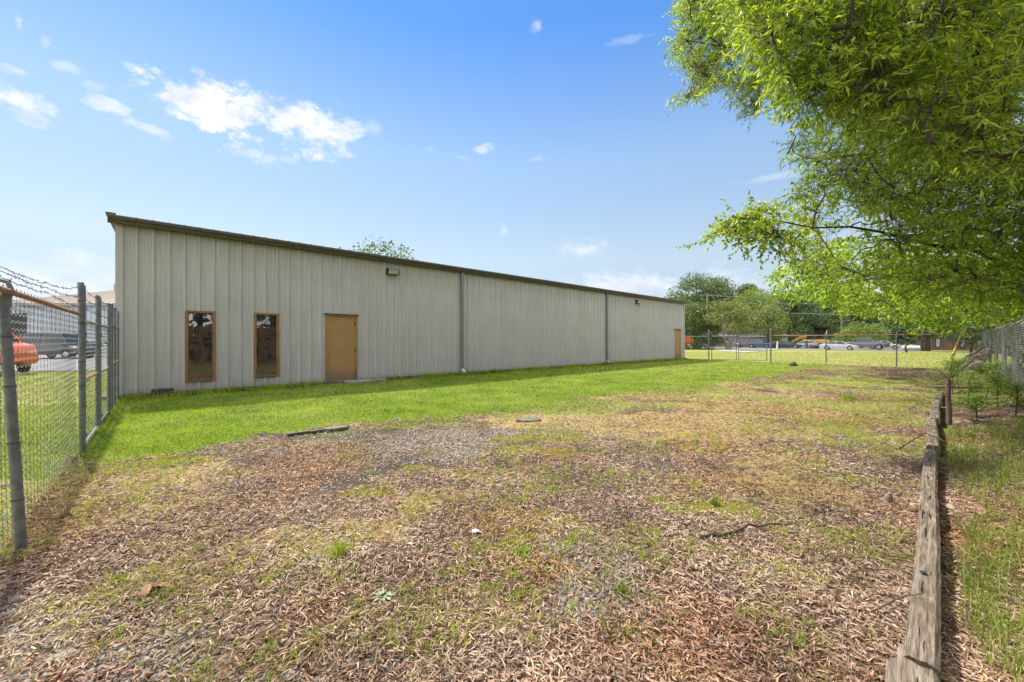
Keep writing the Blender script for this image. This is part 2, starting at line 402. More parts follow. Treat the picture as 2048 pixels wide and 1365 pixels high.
def grime(m, col_, z0, z1):
    N, L = m.node_tree.nodes, m.node_tree.links; b = m.node_tree.nodes['Principled BSDF']; src = b.inputs['Base Color'].links[0].from_socket
    t = N.new('ShaderNodeTexCoord'); sp = N.new('ShaderNodeSeparateXYZ'); L.new(t.outputs['Object'], sp.inputs[0])
    f = nrange(N, L, nmath(N, L, 'ADD', sp.outputs[2], nmath(N, L, 'MULTIPLY', nnoise(N, L, 3, 6, .65), .35)), z1, z0)
    L.new(nmix(N, L, nmath(N, L, 'MULTIPLY', f, .7), src, col_), b.inputs['Base Color'])
grime(M['door'], (.15,.115,.08), .42, .85)
def mat_glass():
    m, N, L, b = newmat('dark_window_glass')
    b.inputs['Base Color'].default_value = (.012,.014,.012,1); b.inputs['Roughness'].default_value = .03
    b.inputs['Specular IOR Level'].default_value = 1.0; b.inputs['Coat Weight'].default_value = 1.0; b.inputs['Coat IOR'].default_value = 1.6; b.inputs['Coat Roughness'].default_value = .02
    bn = N.new('ShaderNodeBump'); bn.inputs['Strength'].default_value = .25; bn.inputs['Distance'].default_value = .02
    L.new(nnoise(N, L, 1.4, 2, .5), bn.inputs['Height']); L.new(bn.outputs[0], b.inputs['Coat Normal']); L.new(bn.outputs[0], b.inputs['Normal'])
    return m
M['glass'] = mat_glass()
def mat_timber():
    m, N, L, b = newmat('weathered_timber')
    g = nnoise(N, L, 4.5, 9, .72, sc3=(1,14,14)); h = nnoise(N, L, 3, 5, .6)
    c = nramp(N, L, g, [(.3,(.035,.026,.02)),(.43,(.11,.085,.062)),(.56,(.22,.18,.14)),(.72,(.36,.31,.26))])
    c = nmix(N, L, nrange(N, L, h, .52, .75), c, (.10,.085,.05))
    crack = nnoise(N, L, 3.2, 4, .6, sc3=(.8,16,16))
    c = nmix(N, L, nrange(N, L, crack, .40, .34), c, (.012,.009,.007))
    L.new(c, b.inputs['Base Color']); b.inputs['Roughness'].default_value = .92; b.inputs['Specular IOR Level'].default_value = .2
    bn = N.new('ShaderNodeBump'); bn.inputs['Strength'].default_value = .9; bn.inputs['Distance'].default_value = .012
    L.new(nmath(N, L, 'ADD', g, nmath(N, L, 'MULTIPLY', nrange(N, L, crack, .31, .38), .8)), bn.inputs['Height']); L.new(bn.outputs[0], b.inputs['Normal'])
    return m
M['timber'] = mat_timber()
def mat_boards(name, c1, c2, dark, pitch):
    m, N, L, b = newmat(name)
    t = N.new('ShaderNodeTexCoord'); sp = N.new('ShaderNodeSeparateXYZ'); L.new(t.outputs['Object'], sp.inputs[0])
    fr = nmath(N, L, 'FRACT', nmath(N, L, 'DIVIDE', sp.outputs[0], pitch))
    idx = nmath(N, L, 'FLOOR', nmath(N, L, 'DIVIDE', sp.outputs[0], pitch))
    wn_ = N.new('ShaderNodeTexWhiteNoise'); wn_.noise_dimensions = '1D'; L.new(idx, wn_.inputs['W'])
    f = nmath(N, L, 'ADD', nmath(N, L, 'MULTIPLY', wn_.outputs[0], .6), nmath(N, L, 'MULTIPLY', nnoise(N, L, 3, 5, .6, sc3=(3,3,.3)), .6))
    c = nmix(N, L, nrange(N, L, f, .2, .9), c1, c2)
    c = nmix(N, L, nmath(N, L, 'LESS_THAN', fr, .1), c, dark)
    L.new(c, b.inputs['Base Color']); b.inputs['Roughness'].default_value = .85
    return m
M['brownboards'] = mat_boards('brown_vertical_boards', (.22,.125,.085), (.16,.09,.065), (.035,.022,.018), .3)

M['oakleaf'] = leafmat('willow_oak_leaf', [(.0,(.055,.10,.016)),(.3,(.19,.27,.03)),(.65,(.43,.49,.055)),(1.,(.68,.60,.08))], .45, .36, patch=.9)
M['elmleaf'] = leafmat('broad_leaf', [(.0,(.06,.11,.02)),(.35,(.20,.30,.035)),(.7,(.45,.52,.06)),(1.,(.68,.60,.08))], .45, .36, patch=.9)
M['farleaf'] = leafmat('far_tree_leaf', [(.0,(.045,.08,.03)),(.5,(.09,.14,.045)),(1.,(.17,.21,.06))], .2, .6, patch=.35)
M['darkleaf'] = leafmat('dark_wood_leaf', [(.0,(.022,.045,.024)),(.5,(.045,.08,.036)),(1.,(.10,.14,.05))], .15, .6, patch=.25)
M['magleaf'] = leafmat('evergreen_leaf', [(.0,(.04,.065,.014)),(.5,(.075,.11,.022)),(1.,(.15,.17,.04))], .2, .4, patch=.5)
M['crapeleaf'] = leafmat('reddish_green_leaf', [(.0,(.05,.085,.025)),(.4,(.12,.16,.035)),(.7,(.20,.20,.05)),(1.,(.32,.19,.08))], .25, .5, patch=.7)
M['limeleaf'] = leafmat('yellow_green_leaf', [(.0,(.08,.12,.02)),(.5,(.15,.20,.03)),(1.,(.24,.28,.05))], .3, .5, patch=.6)
M['fernleaf'] = leafmat('sapling_leaf', [(.0,(.10,.17,.03)),(.5,(.20,.31,.045)),(1.,(.36,.44,.07))], .4, .5, patch=.9)
M['lawnblade'] = leafmat('lawn_blade', [(.0,(.06,.115,.012)),(.3,(.15,.235,.016)),(.6,(.32,.40,.03)),(1.,(.55,.53,.09))], .35, .5, patch=1.)
M['fieldblade'] = leafmat('field_blade', [(.0,(.13,.17,.03)),(.5,(.21,.23,.05)),(1.,(.32,.29,.10))], .3, .6, patch=.6)
M['wildblade'] = leafmat('rough_grass_blade', [(.0,(.16,.23,.03)),(.4,(.33,.39,.06)),(.75,(.52,.50,.12)),(1.,(.64,.54,.28))], .3, .6, patch=.9)
M['bedblade'] = leafmat('bed_grass_blade', [(.0,(.09,.14,.02)),(.4,(.20,.25,.04)),(.75,(.36,.36,.09)),(1.,(.55,.46,.22))], .3, .6, patch=.9)
M['strawblade'] = leafmat('dry_grass_blade', [(.0,(.22,.19,.07)),(.4,(.40,.31,.14)),(1.,(.55,.42,.22))], .25, .7, patch=.8)
M['moss'] = leafmat('moss', [(.0,(.10,.10,.012)),(.5,(.17,.165,.02)),(1.,(.26,.24,.04))], .1, .9, patch=2.)
M['litter'] = LIT = leafmat('dead_willow_oak_leaf', [(.0,(.07,.042,.028)),(.3,(.24,.15,.10)),(.6,(.44,.315,.225)),(.85,(.58,.48,.375)),(1.,(.72,.65,.55))], .08, .65, (1,1,1), .3, patch=.9)
def redden(m):
    N, L = m.node_tree.nodes, m.node_tree.links; r = [n for n in N if n.type == 'VALTORGB'][0]; tg = [l.to_socket for l in r.outputs[0].links]
    o = nmix(N, L, nrange(N, L, nnoise(N, L, .55, 3, .5), .45, .66), r.outputs[0], nmix(N, L, 1, r.outputs[0], (1.10,.85,.68), 'MULTIPLY'))
    for t_ in tg: L.new(o, t_)
redden(LIT)
M['gravel'] = leafmat('slate_chip', [(.0,(.10,.085,.068)),(.5,(.20,.18,.148)),(1.,(.42,.385,.33))], 0, .8, patch=.8)

def mat_ground():
    m, N, L, b = newmat('ground_surface')
    def attr(nm):
        a = N.new('ShaderNodeAttribute'); a.attribute_name = nm; s = N.new('ShaderNodeSeparateColor'); L.new(a.outputs['Color'], s.inputs[0]); return s.outputs
    a1 = attr('cover_a'); a2 = attr('cover_b')
    n1 = nnoise(N, L, 1.3, 8, .65); n2 = nnoise(N, L, 9, 7, .7); n3 = nnoise(N, L, 55, 5, .7)
    # litter: leaf-sized flecks over dark soil
    vo = N.new('ShaderNodeTexVoronoi'); vo.inputs['Scale'].default_value = 34; vo.inputs['Randomness'].default_value = 1
    t = N.new('ShaderNodeTexCoord'); mp = N.new('ShaderNodeMapping'); mp.inputs['Scale'].default_value = (1,.55,1); mp.inputs['Rotation'].default_value = (0,0,.6)
    L.new(t.outputs['Object'], mp.inputs[0]); L.new(mp.outputs[0], vo.inputs['Vector'])
    sv_ = N.new('ShaderNodeSeparateColor'); L.new(vo.outputs['Color'], sv_.inputs[0])
    lit = nramp(N, L, sv_.outputs[0], [(.0,(.045,.03,.022)),(.3,(.12,.07,.048)),(.55,(.25,.15,.10)),(.8,(.36,.26,.18)),(1.,(.42,.34,.26))])
    soil = nmix(N, L, n2, (.05,.036,.028), (.12,.088,.066))
    c = nmix(N, L, nrange(N, L, nmath(N, L, 'ADD', n1, nmath(N, L, 'MULTIPLY', n3, .4)), .50, .78), lit, soil)
    # gravel
    v2 = N.new('ShaderNodeTexVoronoi'); v2.inputs['Scale'].default_value = 42; L.new(t.outputs['Object'], v2.inputs['Vector'])
    s2 = N.new('ShaderNodeSeparateColor'); L.new(v2.outputs['Color'], s2.inputs[0])
    gr = nramp(N, L, s2.outputs[1], [(0,(.07,.055,.045)),(.5,(.16,.14,.115)),(1,(.30,.27,.23))])
    def w(a, k=.9): return nrange(N, L, nmath(N, L, 'ADD', a, nmath(N, L, 'MULTIPLY', nmath(N, L, 'SUBTRACT', n2, .5), k)), .35, .65)
    c = nmix(N, L, w(a2[0], 1.2), c, gr)
    c = nmix(N, L, w(a2[1], .8), c, nmix(N, L, n3, (.045,.034,.03), (.085,.066,.056)))
    straw = nmix(N, L, nrange(N, L, n3, .3, .7), (.20,.15,.06), (.36,.27,.12))
    c = nmix(N, L, w(a1[1], 1.6), c, straw)
    mo = nmix(N, L, n3, (.09,.085,.012), (.20,.18,.025))
    c = nmix(N, L, w(a1[2], 1.4), c, mo)
    lg = nmix(N, L, nrange(N, L, n2, .3, .7), (.06,.10,.012), (.13,.18,.02))
    lg = nmix(N, L, nrange(N, L, n1, .45, .75), lg, (.16,.18,.03))
    fd = nmix(N, L, nrange(N, L, nnoise(N, L, .22, 7, .65), .35, .65), (.20,.215,.045), (.27,.255,.075))
    fd = nmix(N, L, nrange(N, L, nnoise(N, L, 2.2, 6, .7), .45, .75), fd, (.13,.17,.03))
    lg = nmix(N, L, a2[2], lg, fd)
    c = nmix(N, L, w(a1[0], .9), c, lg)
    L.new(c, b.inputs['Base Color']); b.inputs['Roughness'].default_value = .95; b.inputs['Specular IOR Level'].default_value = .15
    bn = N.new('ShaderNodeBump'); bn.inputs['Strength'].default_value = .6; bn.inputs['Distance'].default_value = .02
    L.new(nmath(N, L, 'ADD', n2, n3), bn.inputs['Height']); L.new(bn.outputs[0], b.inputs['Normal'])
    return m
M['ground'] = mat_ground()

# ------------------------------------------------------------------ ground cover masks
def patch(x, y, cx, cy, rx, ry, s=0, k=.6):
    x = np.asarray(x, float); y = np.asarray(y, float); near = np.hypot((x-cx)/rx, (y-cy)/ry) < 4.2; res = np.zeros(x.shape)
    if not near.any(): return res
    x = x[near]; y = y[near]
    wx = x+1.1*rx*(fbm(x*1.1/rx**.5, y*1.1/rx**.5, s+.3)-.5)*2; wy = y+1.3*ry*(fbm(x*1.3/rx**.5, y*1.3/rx**.5, s+.6)-.5)*2
    res[near] = sstep(1.5, .35, np.hypot((wx-cx)/rx, (wy-cy)/ry)+k*(fbm(x*3.5, y*3.5, s)-.5)*2.6)
    return res
GRAV = [gp(1170,1150)+(.5,.4), gp(60,1290)+(1.1,.45), gp(300,1330)+(.6,.2), gp(760,880)+(2.4,.9), gp(620,1120)+(.3,.3), gp(1900,1000)+(.01,.01), gp(1040,870)+(1.3,.5)]
BARE = [gp(700,962)+(.36,.30), gp(830,932)+(.55,.28), gp(700,868)+(1.4,.35), gp(1090,835)+(1.4,.5), gp(1325,930)+(.5,.3), gp(1640,737)+(2.6,.55), gp(1770,740)+(2.2,.6), gp(1450,1000)+(.5,.2)]
MOSS = [gp(925,940)+(.45,.35), gp(1065,1085)+(.28,.25), gp(750,985)+(.35,.2), gp(1085,872)+(1.0,.5), gp(1020,1125)+(.12,.1), gp(300,925)+(.5,.25), gp(120,960)+(.35,.5), gp(1050,900)+(.7,.3), gp(1660,850)+(.8,.5), gp(1400,1020)+(.6,.3)]
STRAW = [gp(240,1000)+(.9,.75), gp(330,950)+(1.1,.5), gp(1330,850)+(2.6,1.8), gp(1450,800)+(3.5,2.4), gp(640,1080)+(.5,.3), gp(760,1060)+(.5,.3), gp(430,1120)+(.5,.4), gp(1600,800)+(2.,3.), gp(1560,960)+(1.,.8), gp(860,1000)+(.5,.3)]
def masks(x, y):
    ld = lawn_d(x, y); bd = back_d(x, y); t = tie_t(x, y)
    edge = 1.2*(fbm(x*.8, y*.8, 11)-.5)+1.3*(fbm(x*3.2, y*3.2, 12)-.5)
    lawn = sstep(-.45, .45, ld+edge)
    lawn = np.maximum(lawn, sstep(-.3, .3, bd+edge*.5))
    # sparse green drifts across the yard and thick grass right of the timbers
    hg = fbm(x*.55, y*.55, 21); dist = np.hypot(x, y)
    lawn = np.maximum(lawn, .60*sstep(.45, .70, hg+.02*sstep(1, 5, x)+.10*sstep(6, 14, dist))*sstep(3.0, 9.0, dist))
    yd = patch(x, y, 13.2, 14.2, 2.6, 1.5, 40)
    lawn = np.maximum(lawn, .9*yd)
    rg = sstep(.25, .7, t+edge*.5)*sstep(5.6, 4.2, y)
    lawn = np.maximum(lawn, .55*rg*sstep(.35, .6, fbm(x*1.3, y*1.3, 23)+.1))
    beyond = (fence_t(x, y) > .2)
    lawn = np.where(beyond & (bd < 0), .15, lawn)
    def mx_(Ls, s): 
        o = np.zeros(np.shape(x))
        for i, (cx, cy, rx, ry) in enumerate(Ls): o = np.maximum(o, patch(x, y, cx, cy, rx, ry, s+i))
        return o
    straw = mx_(STRAW, 50)*.8; moss = mx_(MOSS, 70); grav = mx_(GRAV, 90); bare = mx_(BARE, 110)
    grav = grav*.85; grav = np.maximum(grav, .35*sstep(.5, .7, fbm(x*.7+9, y*.7, 31)))
    dirt = sstep(.35, .0, np.abs(bd+.25)+edge*.6)*(x > 16)
    bare = np.maximum(bare, dirt*.8)
    lawn = lawn*(1-np.clip(bare, 0, 1)*(bd > -2.5)*(x > 14))
    sw = sstep(3.0, 0., x+3.4+0*y)*0
    field = np.maximum(sstep(-.5, .8, bd), sstep(12, 22, x*.6+y*.8)*.5)
    field = np.maximum(field, .35*sstep(.45, .65, fbm(x*.5, y*.5, 61))); field = np.maximum(field, .7*sstep(.5, -1.5, ld)*(t < 0))
    out_left = sstep(-.2, .3, -((x+5.664)*.749+(y-5.248)*.663))
    lawn = np.maximum(lawn, out_left*.9*(wall_s(x, y) < 0)); field = np.maximum(field, out_left*.7*(wall_s(x, y) < 0))
    return dict(lawn=lawn, straw=straw, moss=moss, grav=grav, bare=bare, field=field, t=t, bd=bd, ld=ld, dist=dist)

def growth(a, b, first, k=1.35, lim=2500):
    o = []; s = first; v = b
    while abs(v) < lim: v += s*(1 if b > a else -1); o.append(v); s *= k
    return o
xs = np.array(sorted([-14-q for q in [p for p in np.cumsum([.3*1.35**i for i in range(28)])]])+list(np.arange(-14, 28, .14))+list(28+np.cumsum([.3*1.35**i for i in range(28)])))
ys = np.array(sorted([0.6-q for q in np.cumsum([.3*1.35**i for i in range(28)])])+list(np.arange(.6, 9, .1))+list(np.arange(9, 32, .22))+list(32+np.cumsum([.35*1.35**i for i in range(28)])))
GX, GY = np.meshgrid(xs, ys); gx = GX.ravel(); gy = GY.ravel()
GV = np.stack([gx, gy, gz(gx, gy)], 1)
nx, ny = len(xs), len(ys); ii = (np.arange(ny-1)[:,None]*nx+np.arange(nx-1)[None]).ravel()
ground = npmesh('ground', GV, F4=np.stack([ii, ii+1, ii+nx+1, ii+nx], 1), mat=M['ground'], smooth=True)
tag(ground, kind='structure')
mk = masks(gx, gy)
for nm, trip in (('cover_a', ('lawn','straw','moss')), ('cover_b', ('grav','bare','field'))):
    ca = ground.data.color_attributes.new(nm, 'FLOAT_COLOR', 'POINT')
    arr = np.ones((len(gx), 4), np.float32)
    for k, q in enumerate(trip): arr[:,k] = mk[q]
    ca.data.foreach_set('color', arr.ravel())

def sheet(name, pts, z, mat, kind='structure', under=.3):
    mb = MB(); n = len(pts); mb.v = [(p[0], p[1], z) for p in pts]; mb.f = [tuple(range(n))]
    o = mb.build(name, mat); tag(o, kind=kind); return o
# yard paving out left, car park and its pale concrete edge beyond the field
sheet('yard_pavement', [(-22,19),(-17.5,21.5),(-24,30),(-45,56),(-90,56),(-90,30),(-40,19)], .03, M['asphalt'])
def onrow(X, Z, s, o=0): return (X+.675*s+.738*o, Z-.738*s+.675*o)
sheet('car_park', [onrow(52.8,64.3,-75,-1.6), onrow(52.8,64.3,9,-1.6), onrow(52.8,64.3,9,26), onrow(52.8,64.3,-75,26)], .03, M['asphalt'])
sheet('concrete_driveway', [onrow(52.8,64.3,-56,-4.4), onrow(52.8,64.3,-30,-4.2), onrow(52.8,64.3,4,-2.9), onrow(52.8,64.3,4,-1.2), onrow(52.8,64.3,-60,-1.2), onrow(52.8,64.3,-60,-3)], .05, M['drive'])
def gpz(px, py): x, y = gp(px, py, EYE-.04); return (x, y)
sheet('concrete_apron', [gpz(1428,701.5), gpz(1455,703), gpz(1490,704.8), gpz(1515,703.6), gpz(1534,701.2), gpz(1555,699.6), gpz(1600,699.2), gpz(1600,698.6), gpz(1440,700.3)], .04, M['drive'])

# ------------------------------------------------------------------ the long metal building
bld = empty('metal_building', (A[0], A[1], 0), ANG, 'long low grey ribbed metal building with tan doors and brown gutter', 'building')
BL, WT = 30.6, 4.40
OPEN = [(1.27,1.90,.41,2.27), (2.80,3.43,.43,2.28), (4.76,5.76,.14,2.33), (28.98,29.98,.14,2.33)]
def wall_profile(L0, L1, pitch=.3048, start=.34):
    pts = [(L0, 0.)]
    k = math.ceil((L0-start-.001)/pitch)
    while start+k*pitch < L1-.03:
        c = start+k*pitch
        for dx, dy in ((-.040,0),(-.019,-.038),(.019,-.038),(.040,0),(.108,0),(.116,-.005),(.130,-.005),(.138,0),(.168,0),(.176,-.005),(.190,-.005),(.198,0)):
            if L0 < c+dx < L1: pts.append((c+dx, dy))
        k += 1
    pts.append((L1, 0.)); return sorted(pts)
def panel_wall(mb, L0, L1, z0, z1, opens, swap=None):
    pts = wall_profile(L0, L1); xsb = sorted(set([o[0] for o in opens]+[o[1] for o in opens]))
    seq = []
    for (a, b) in zip(pts[:-1], pts[1:]):
        cuts = [c for c in xsb if a[0]+1e-4 < c < b[0]-1e-4]; prev = a
        for c in cuts:
            q = (c, a[1]+(b[1]-a[1])*(c-a[0])/(b[0]-a[0])); seq.append((prev, q)); prev = q
        seq.append((prev, b))
    for (a, b) in seq:
        if b[0]-a[0] < 1e-5: continue
        mid = (a[0]+b[0])/2; segs = [(z0, z1)]
        for o in opens:
            if o[0] <= mid <= o[1]: segs = [(z0, o[2]), (o[3], z1)]
        for (u0, u1) in segs:
            if u1-u0 < .02: continue
            vs = [(a[0],a[1],u0),(b[0],b[1],u0),(b[0],b[1],u1),(a[0],a[1],u1)]
            if swap: vs = [swap(v) for v in vs]
            mb.add(vs, [(0,1,2,3)])
mb = MB(); panel_wall(mb, 0.1, BL-.08, WB, WT-.02, OPEN)
o = mb.build('front_wall', M['wall'], bld, local=True)
BD = 15.2
mb = MB(); panel_wall(mb, .1, BD-.1, WB, WT, [], lambda v: (BL-v[1], v[0], v[2]))
panel_wall(mb, .1, BD-.1, WB, WT, [], lambda v: (v[1], v[0], v[2]))
panel_wall(mb, .1, BL-.1, WB, WT, [], lambda v: (v[0], BD-v[1], v[2]))
mb.add([(BL,.0,WT),(BL,BD,WT),(BL,BD/2,WT+.62)], [(0,1,2)]); mb.add([(0,0,WT),(0,BD,WT),(0,BD/2,WT+.62)], [(0,2,1)])
mb.build('side_wall', M['wall'], bld, local=True)
for x0, x1 in ((-.035, .1), (BL-.08, BL+.035)):
    mb = MB(); mb.box(x0, x1, -.042, .10, WB-.01, WT-.02); mb.build('corner_trim', M['wall'], bld, local=True, bevel=.006)
# roof sheet with ribs that show over the gutter
mb = MB(); mb.add([(-.12,-.05,WT+.078),(BL+.12,-.05,WT+.078),(BL+.12,BD/2,WT+.74),(-.12,BD/2,WT+.74),(BL+.12,BD+.05,WT+.078),(-.12,BD+.05,WT+.078)], [(0,1,2,3),(3,2,4,5)])
k = 0
while .34+k*.3048 < BL:
    c = .34+k*.3048
    mb.add([(c-.045,-.08,WT+.080),(c+.045,-.08,WT+.080),(c+.018,-.08,WT+.098),(c-.018,-.08,WT+.098),(c-.045,BD/2,WT+.743),(c+.045,BD/2,WT+.743),(c+.018,BD/2,WT+.778),(c-.018,BD/2,WT+.778)],
           [(0,1,2,3),(1,5,6,2),(2,6,7,3),(3,7,4,0)]); k += 1
mb.build('roof', M['rooftop'], bld, local=True)
# gutter: ogee-like profile, with joints
prof = [(-.005,WT-.115),(-.075,WT-.125),(-.10,WT-.10),(-.115,WT-.05),(-.155,WT-.01),(-.165,WT+.045),(-.155,WT+.068),(-.145,WT+.068),(-.145,WT+.04),(-.02,WT+.04),(-.005,WT+.06)]
mb = MB(); n = len(prof); xsG = [-.16]+[3.05*i for i in range(1, 10)]+[BL+.14]
for x in xsG:
    for (y, z) in prof: mb.v.append((x, y-.033, z+.004*math.sin(x*1.7)))
for i in range(len(xsG)-1):
    for j in range(n): mb.f.append((i*n+j, i*n+(j+1)%n, (i+1)*n+(j+1)%n, (i+1)*n+j)[::-1])
mb.f.append(tuple(range(n))); mb.f.append(tuple((len(xsG)-1)*n+j for j in range(n))[::-1])
gut = mb.build('gutter', M['gutter'], bld, local=True)
for x in xsG[1:-1]:
    mb = MB(); mb.add([(x-.02+q*.04, y-.033-.004*(1 if y < -.02 else 0), z) for q in (0,1) for (y, z) in prof[:7]], [(j, j+7, j+8, j+1) for j in range(6)])
    mb.build('gutter_joint', M['gutter'], gut, local=True)
# little rake cap at the near end of the roof
mb = MB(); mb.box(-.19, -.02, -.16, BD/2, 0, .05, Matrix.Translation((0,0,WT+.075)) @ Matrix.Rotation(math.atan2(.64, BD/2+.1), 4, 'X'))
mb.build('rake_trim', M['gutter'], bld, local=True)
for z in (3.78, 2.82):
    mb = MB(); mb.box(-.075, -.03, 1.2, 1.3, z, z+.05); mb.tube([(-.05,1.25,z),(-.09,1.25,z-.08)], .012, 6); mb.build('wall_bracket', M['bronze'], bld, local=True)
# windows
for (x0, x1, z0, z1) in OPEN[:2]:
    mb = MB(); t = .058; y0, y1 = -.048, .03
    mb.box(x0-.012, x0+t, y0, y1, z0-.01, z1+.01); mb.box(x1-t, x1+.012, y0, y1, z0-.01, z1+.01)
    mb.box(x0+t, x1-t, y0+.004, y1, z1-.045, z1+.008)
    wf = mb.build('window', M['frame'], bld, local=True, bevel=.004)
    mb = MB(); mb.box(x0+t, x1-t, y0-.006, y1, z0-.012, z0+.05); mb.build('sill', M['frame_dark'], wf, local=True, bevel=.004)
    mb = MB(); mb.add([(x0+t,-.012,z0+.05),(x1-t,-.012,z0+.05),(x1-t,-.012,z1-.045),(x0+t,-.012,z1-.045)], [(0,1,2,3)]); mb.build('pane', M['glass'], wf, local=True)
    mb = MB()
    for (a, b, c, d) in ((x0+t, x0+t+.014, z0+.05, z1-.045), (x1-t-.014, x1-t, z0+.05, z1-.045), (x0+t+.014, x1-t-.014, z0+.05, z0+.066), (x0+t+.014, x1-t-.014, z1-.06, z1-.045)):
        mb.box(a, b, -.02, -.013, c, d)
    mb.build('glazing_bead', M['frame_dark'], wf, local=True)
# doors
for i, (x0, x1, z0, z1) in enumerate(OPEN[2:]):
    mb = MB(); mb.box(x0+.045, x1-.045, -.006, .03, z0+.02, z1-.05)
    dr = mb.build('door', M['door'], bld, local=True)
    mb = MB(); mb.box(x0-.005, x0+.04, -.04, .04, z0, z1-.045); mb.box(x1-.04, x1+.005, -.04, .04, z0, z1-.045); mb.box(x0-.005, x1+.005, -.042, .04, z1-.045, z1)
    mb.build('door_frame', M['door'], dr, local=True)
    mb = MB(); mb.box(x0-.05, x1+.05, -.075, .0, z1+.003, z1+.028); mb.build('drip_cap', M['bronze'], dr, local=True)
    mb = MB(); mb.box(x0+.04, x1-.04, -.05, .03, z0-.01, z0+.018); mb.build('threshold', M['frame_dark'], dr, local=True)
    kx = x0+.12 if i == 0 else x1-.12; hx = x1-.048 if i == 0 else x0+.048
    Mk = Matrix.Translation((kx, -.006, z0+.93)) @ Matrix.Rotation(R(90), 4, 'X')
    mb = MB(); mb.lathe([(.034,0),(.034,.008),(.013,.012),(.013,.03),(.028,.036),(.031,.052),(.024,.066),(.006,.07)], 14, Mk); mb.build('knob', M['brass'], dr, local=True, smooth=True)
    for hz in (.2, .98, 1.86):
        mb = MB(); mb.tube([(hx,-.02,z0+hz),(hx,-.02,z0+hz+.11)], .011, 8); mb.box(hx-.02, hx+.016, -.012, -.007, z0+hz, z0+hz+.11); mb.build('hinge', M['bronze'], dr, local=True)
# downspouts
for x in (10.06, 20.36):
    mb = MB(); w2 = .052
    mb.box(x-w2, x+w2, -.125, -.034, WB+.16, WT-.15)
    ds = mb.build('downspout', M['spout'], bld, local=True, bevel=.008)
    mb = MB(); mb.box(x-w2-.004, x+w2+.004, -.13, -.03, 1.52, 1.60); mb.build('joint', M['spout'], ds, local=True)
    mb = MB(); mb.add([(x-w2,-.034,WB+.17),(x+w2,-.034,WB+.17),(x+w2,-.125,WB+.17),(x-w2,-.125,WB+.17),
                       (x-w2,-.06,WB+.08),(x+w2,-.06,WB+.08),(x+w2,-.16,WB+.13),(x-w2,-.16,WB+.13),
                       (x-w2,-.20,WB-.03),(x+w2,-.20,WB-.03),(x+w2,-.27,WB+.04),(x-w2,-.27,WB+.04)],
                      [(0,1,5,4),(1,2,6,5),(2,3,7,6),(3,0,4,7),(4,5,9,8),(5,6,10,9),(6,7,11,10),(7,4,8,11)])
    mb.build('spout_elbow', M['spout_new'], ds, local=True)
# wall lamps
def mat_lens():
    m, N, L, b = newmat('prismatic_lens'); b.inputs['Base Color'].default_value = (.42,.45,.42,1); b.inputs['Roughness'].default_value = .15
    b.inputs['Specular IOR Level'].default_value = .8
    wv = N.new('ShaderNodeTexWave'); wv.inputs['Scale'].default_value = 18; t = N.new('ShaderNodeTexCoord'); L.new(t.outputs['Object'], wv.inputs[0])
    bn = N.new('ShaderNodeBump'); bn.inputs['Strength'].default_value = .5; L.new(wv.outputs['Fac'], bn.inputs['Height']); L.new(bn.outputs[0], b.inputs['Normal'])
    return m
M['lens'] = mat_lens()
for x, z, ss in ((7.02, 3.83, 1.), (23.8, 3.86, 1.)):
    wl = .21*ss; mb = MB()
    mb.add([(x-wl,-.034,z),(x+wl,-.034,z),(x+wl,-.034,z+.24),(x-wl,-.034,z+.24),(x-wl,-.12,z+.02),(x+wl,-.12,z+.02),(x+wl,-.20,z+.20),(x-wl,-.20,z+.20)],
           [(0,1,5,4),(1,2,6,5),(2,3,7,6),(3,0,4,7),(4,5,6,7)])
    lp = mb.build('wall_light', M['bronze'], bld, local=True, bevel=.006)
    mb = MB(); mb.add([(x-wl+.03,-.127,z+.032),(x+wl-.03,-.127,z+.032),(x+wl-.03,-.196,z+.185),(x-wl+.03,-.196,z+.185),(x-wl+.05,-.145,z+.03),(x+wl-.05,-.145,z+.03),(x+wl-.05,-.222,z+.175),(x-wl+.05,-.222,z+.175)],
                      [(0,1,5,4),(1,2,6,5),(2,3,7,6),(3,0,4,7),(4,5,6,7)])
    mb.build('lens', M['lens'], lp, local=True)
# footing
mb = MB(); pts = []
for i in range(60):
    x = -.3+i*.11; yo = -.17-.05*math.sin(i*1.3)-.05*random.random()
    pts.append((x, yo))
for i in range(len(pts)-1):
    (xa, ya), (xb, yb) = pts[i], pts[i+1]
    mb.add([(xa,ya,WB-.16),(xb,yb,WB-.16),(xb,yb+.02,WB-.006),(xa,ya+.02,WB-.006),(xa,.04,WB-.006),(xb,.04,WB-.006)], [(0,1,2,3),(3,2,5,4)])
mb.box(6.25, BL, -.02, .04, WB-.16, WB-.004)
mb.build('foundation', M['slab'], bld, local=True)
def wl(x, y, z=0): p = A+dB*x-nB_*y; return (p[0], p[1], z)      # building-local point -> world
o = empty('concrete_block', wl(.82,-.2,WB-.09), ANG, 'dark hollow masonry block against the wall foot near the left corner', 'block')
mb = MB(); mb.box(-.21,.21,-.10,.10,0,.19); b_ = mb.build('block_body', M['block'], o, local=True, bevel=.012)
for cx_ in (-.145, .145):
    mb = MB(); mb.box(cx_-.006,cx_+.006,-.104,-.101,.03,.16); mb.build('crack', M['black'], o, local=True)
p = wl(6.0,-.28,WB-.055)
mb = MB(); mb.v = [(-.75,-.22,.05),(-.1,-.30,.05),(.62,-.16,.05),(.7,.14,.05),(-.75,.17,.05)]; mb.v += [(a, b, -.12) for a, b, c in mb.v]
mb.f = [(0,1,2,3,4)]+[(i, i+5, (i+1)%5+5, (i+1)%5) for i in range(5)]
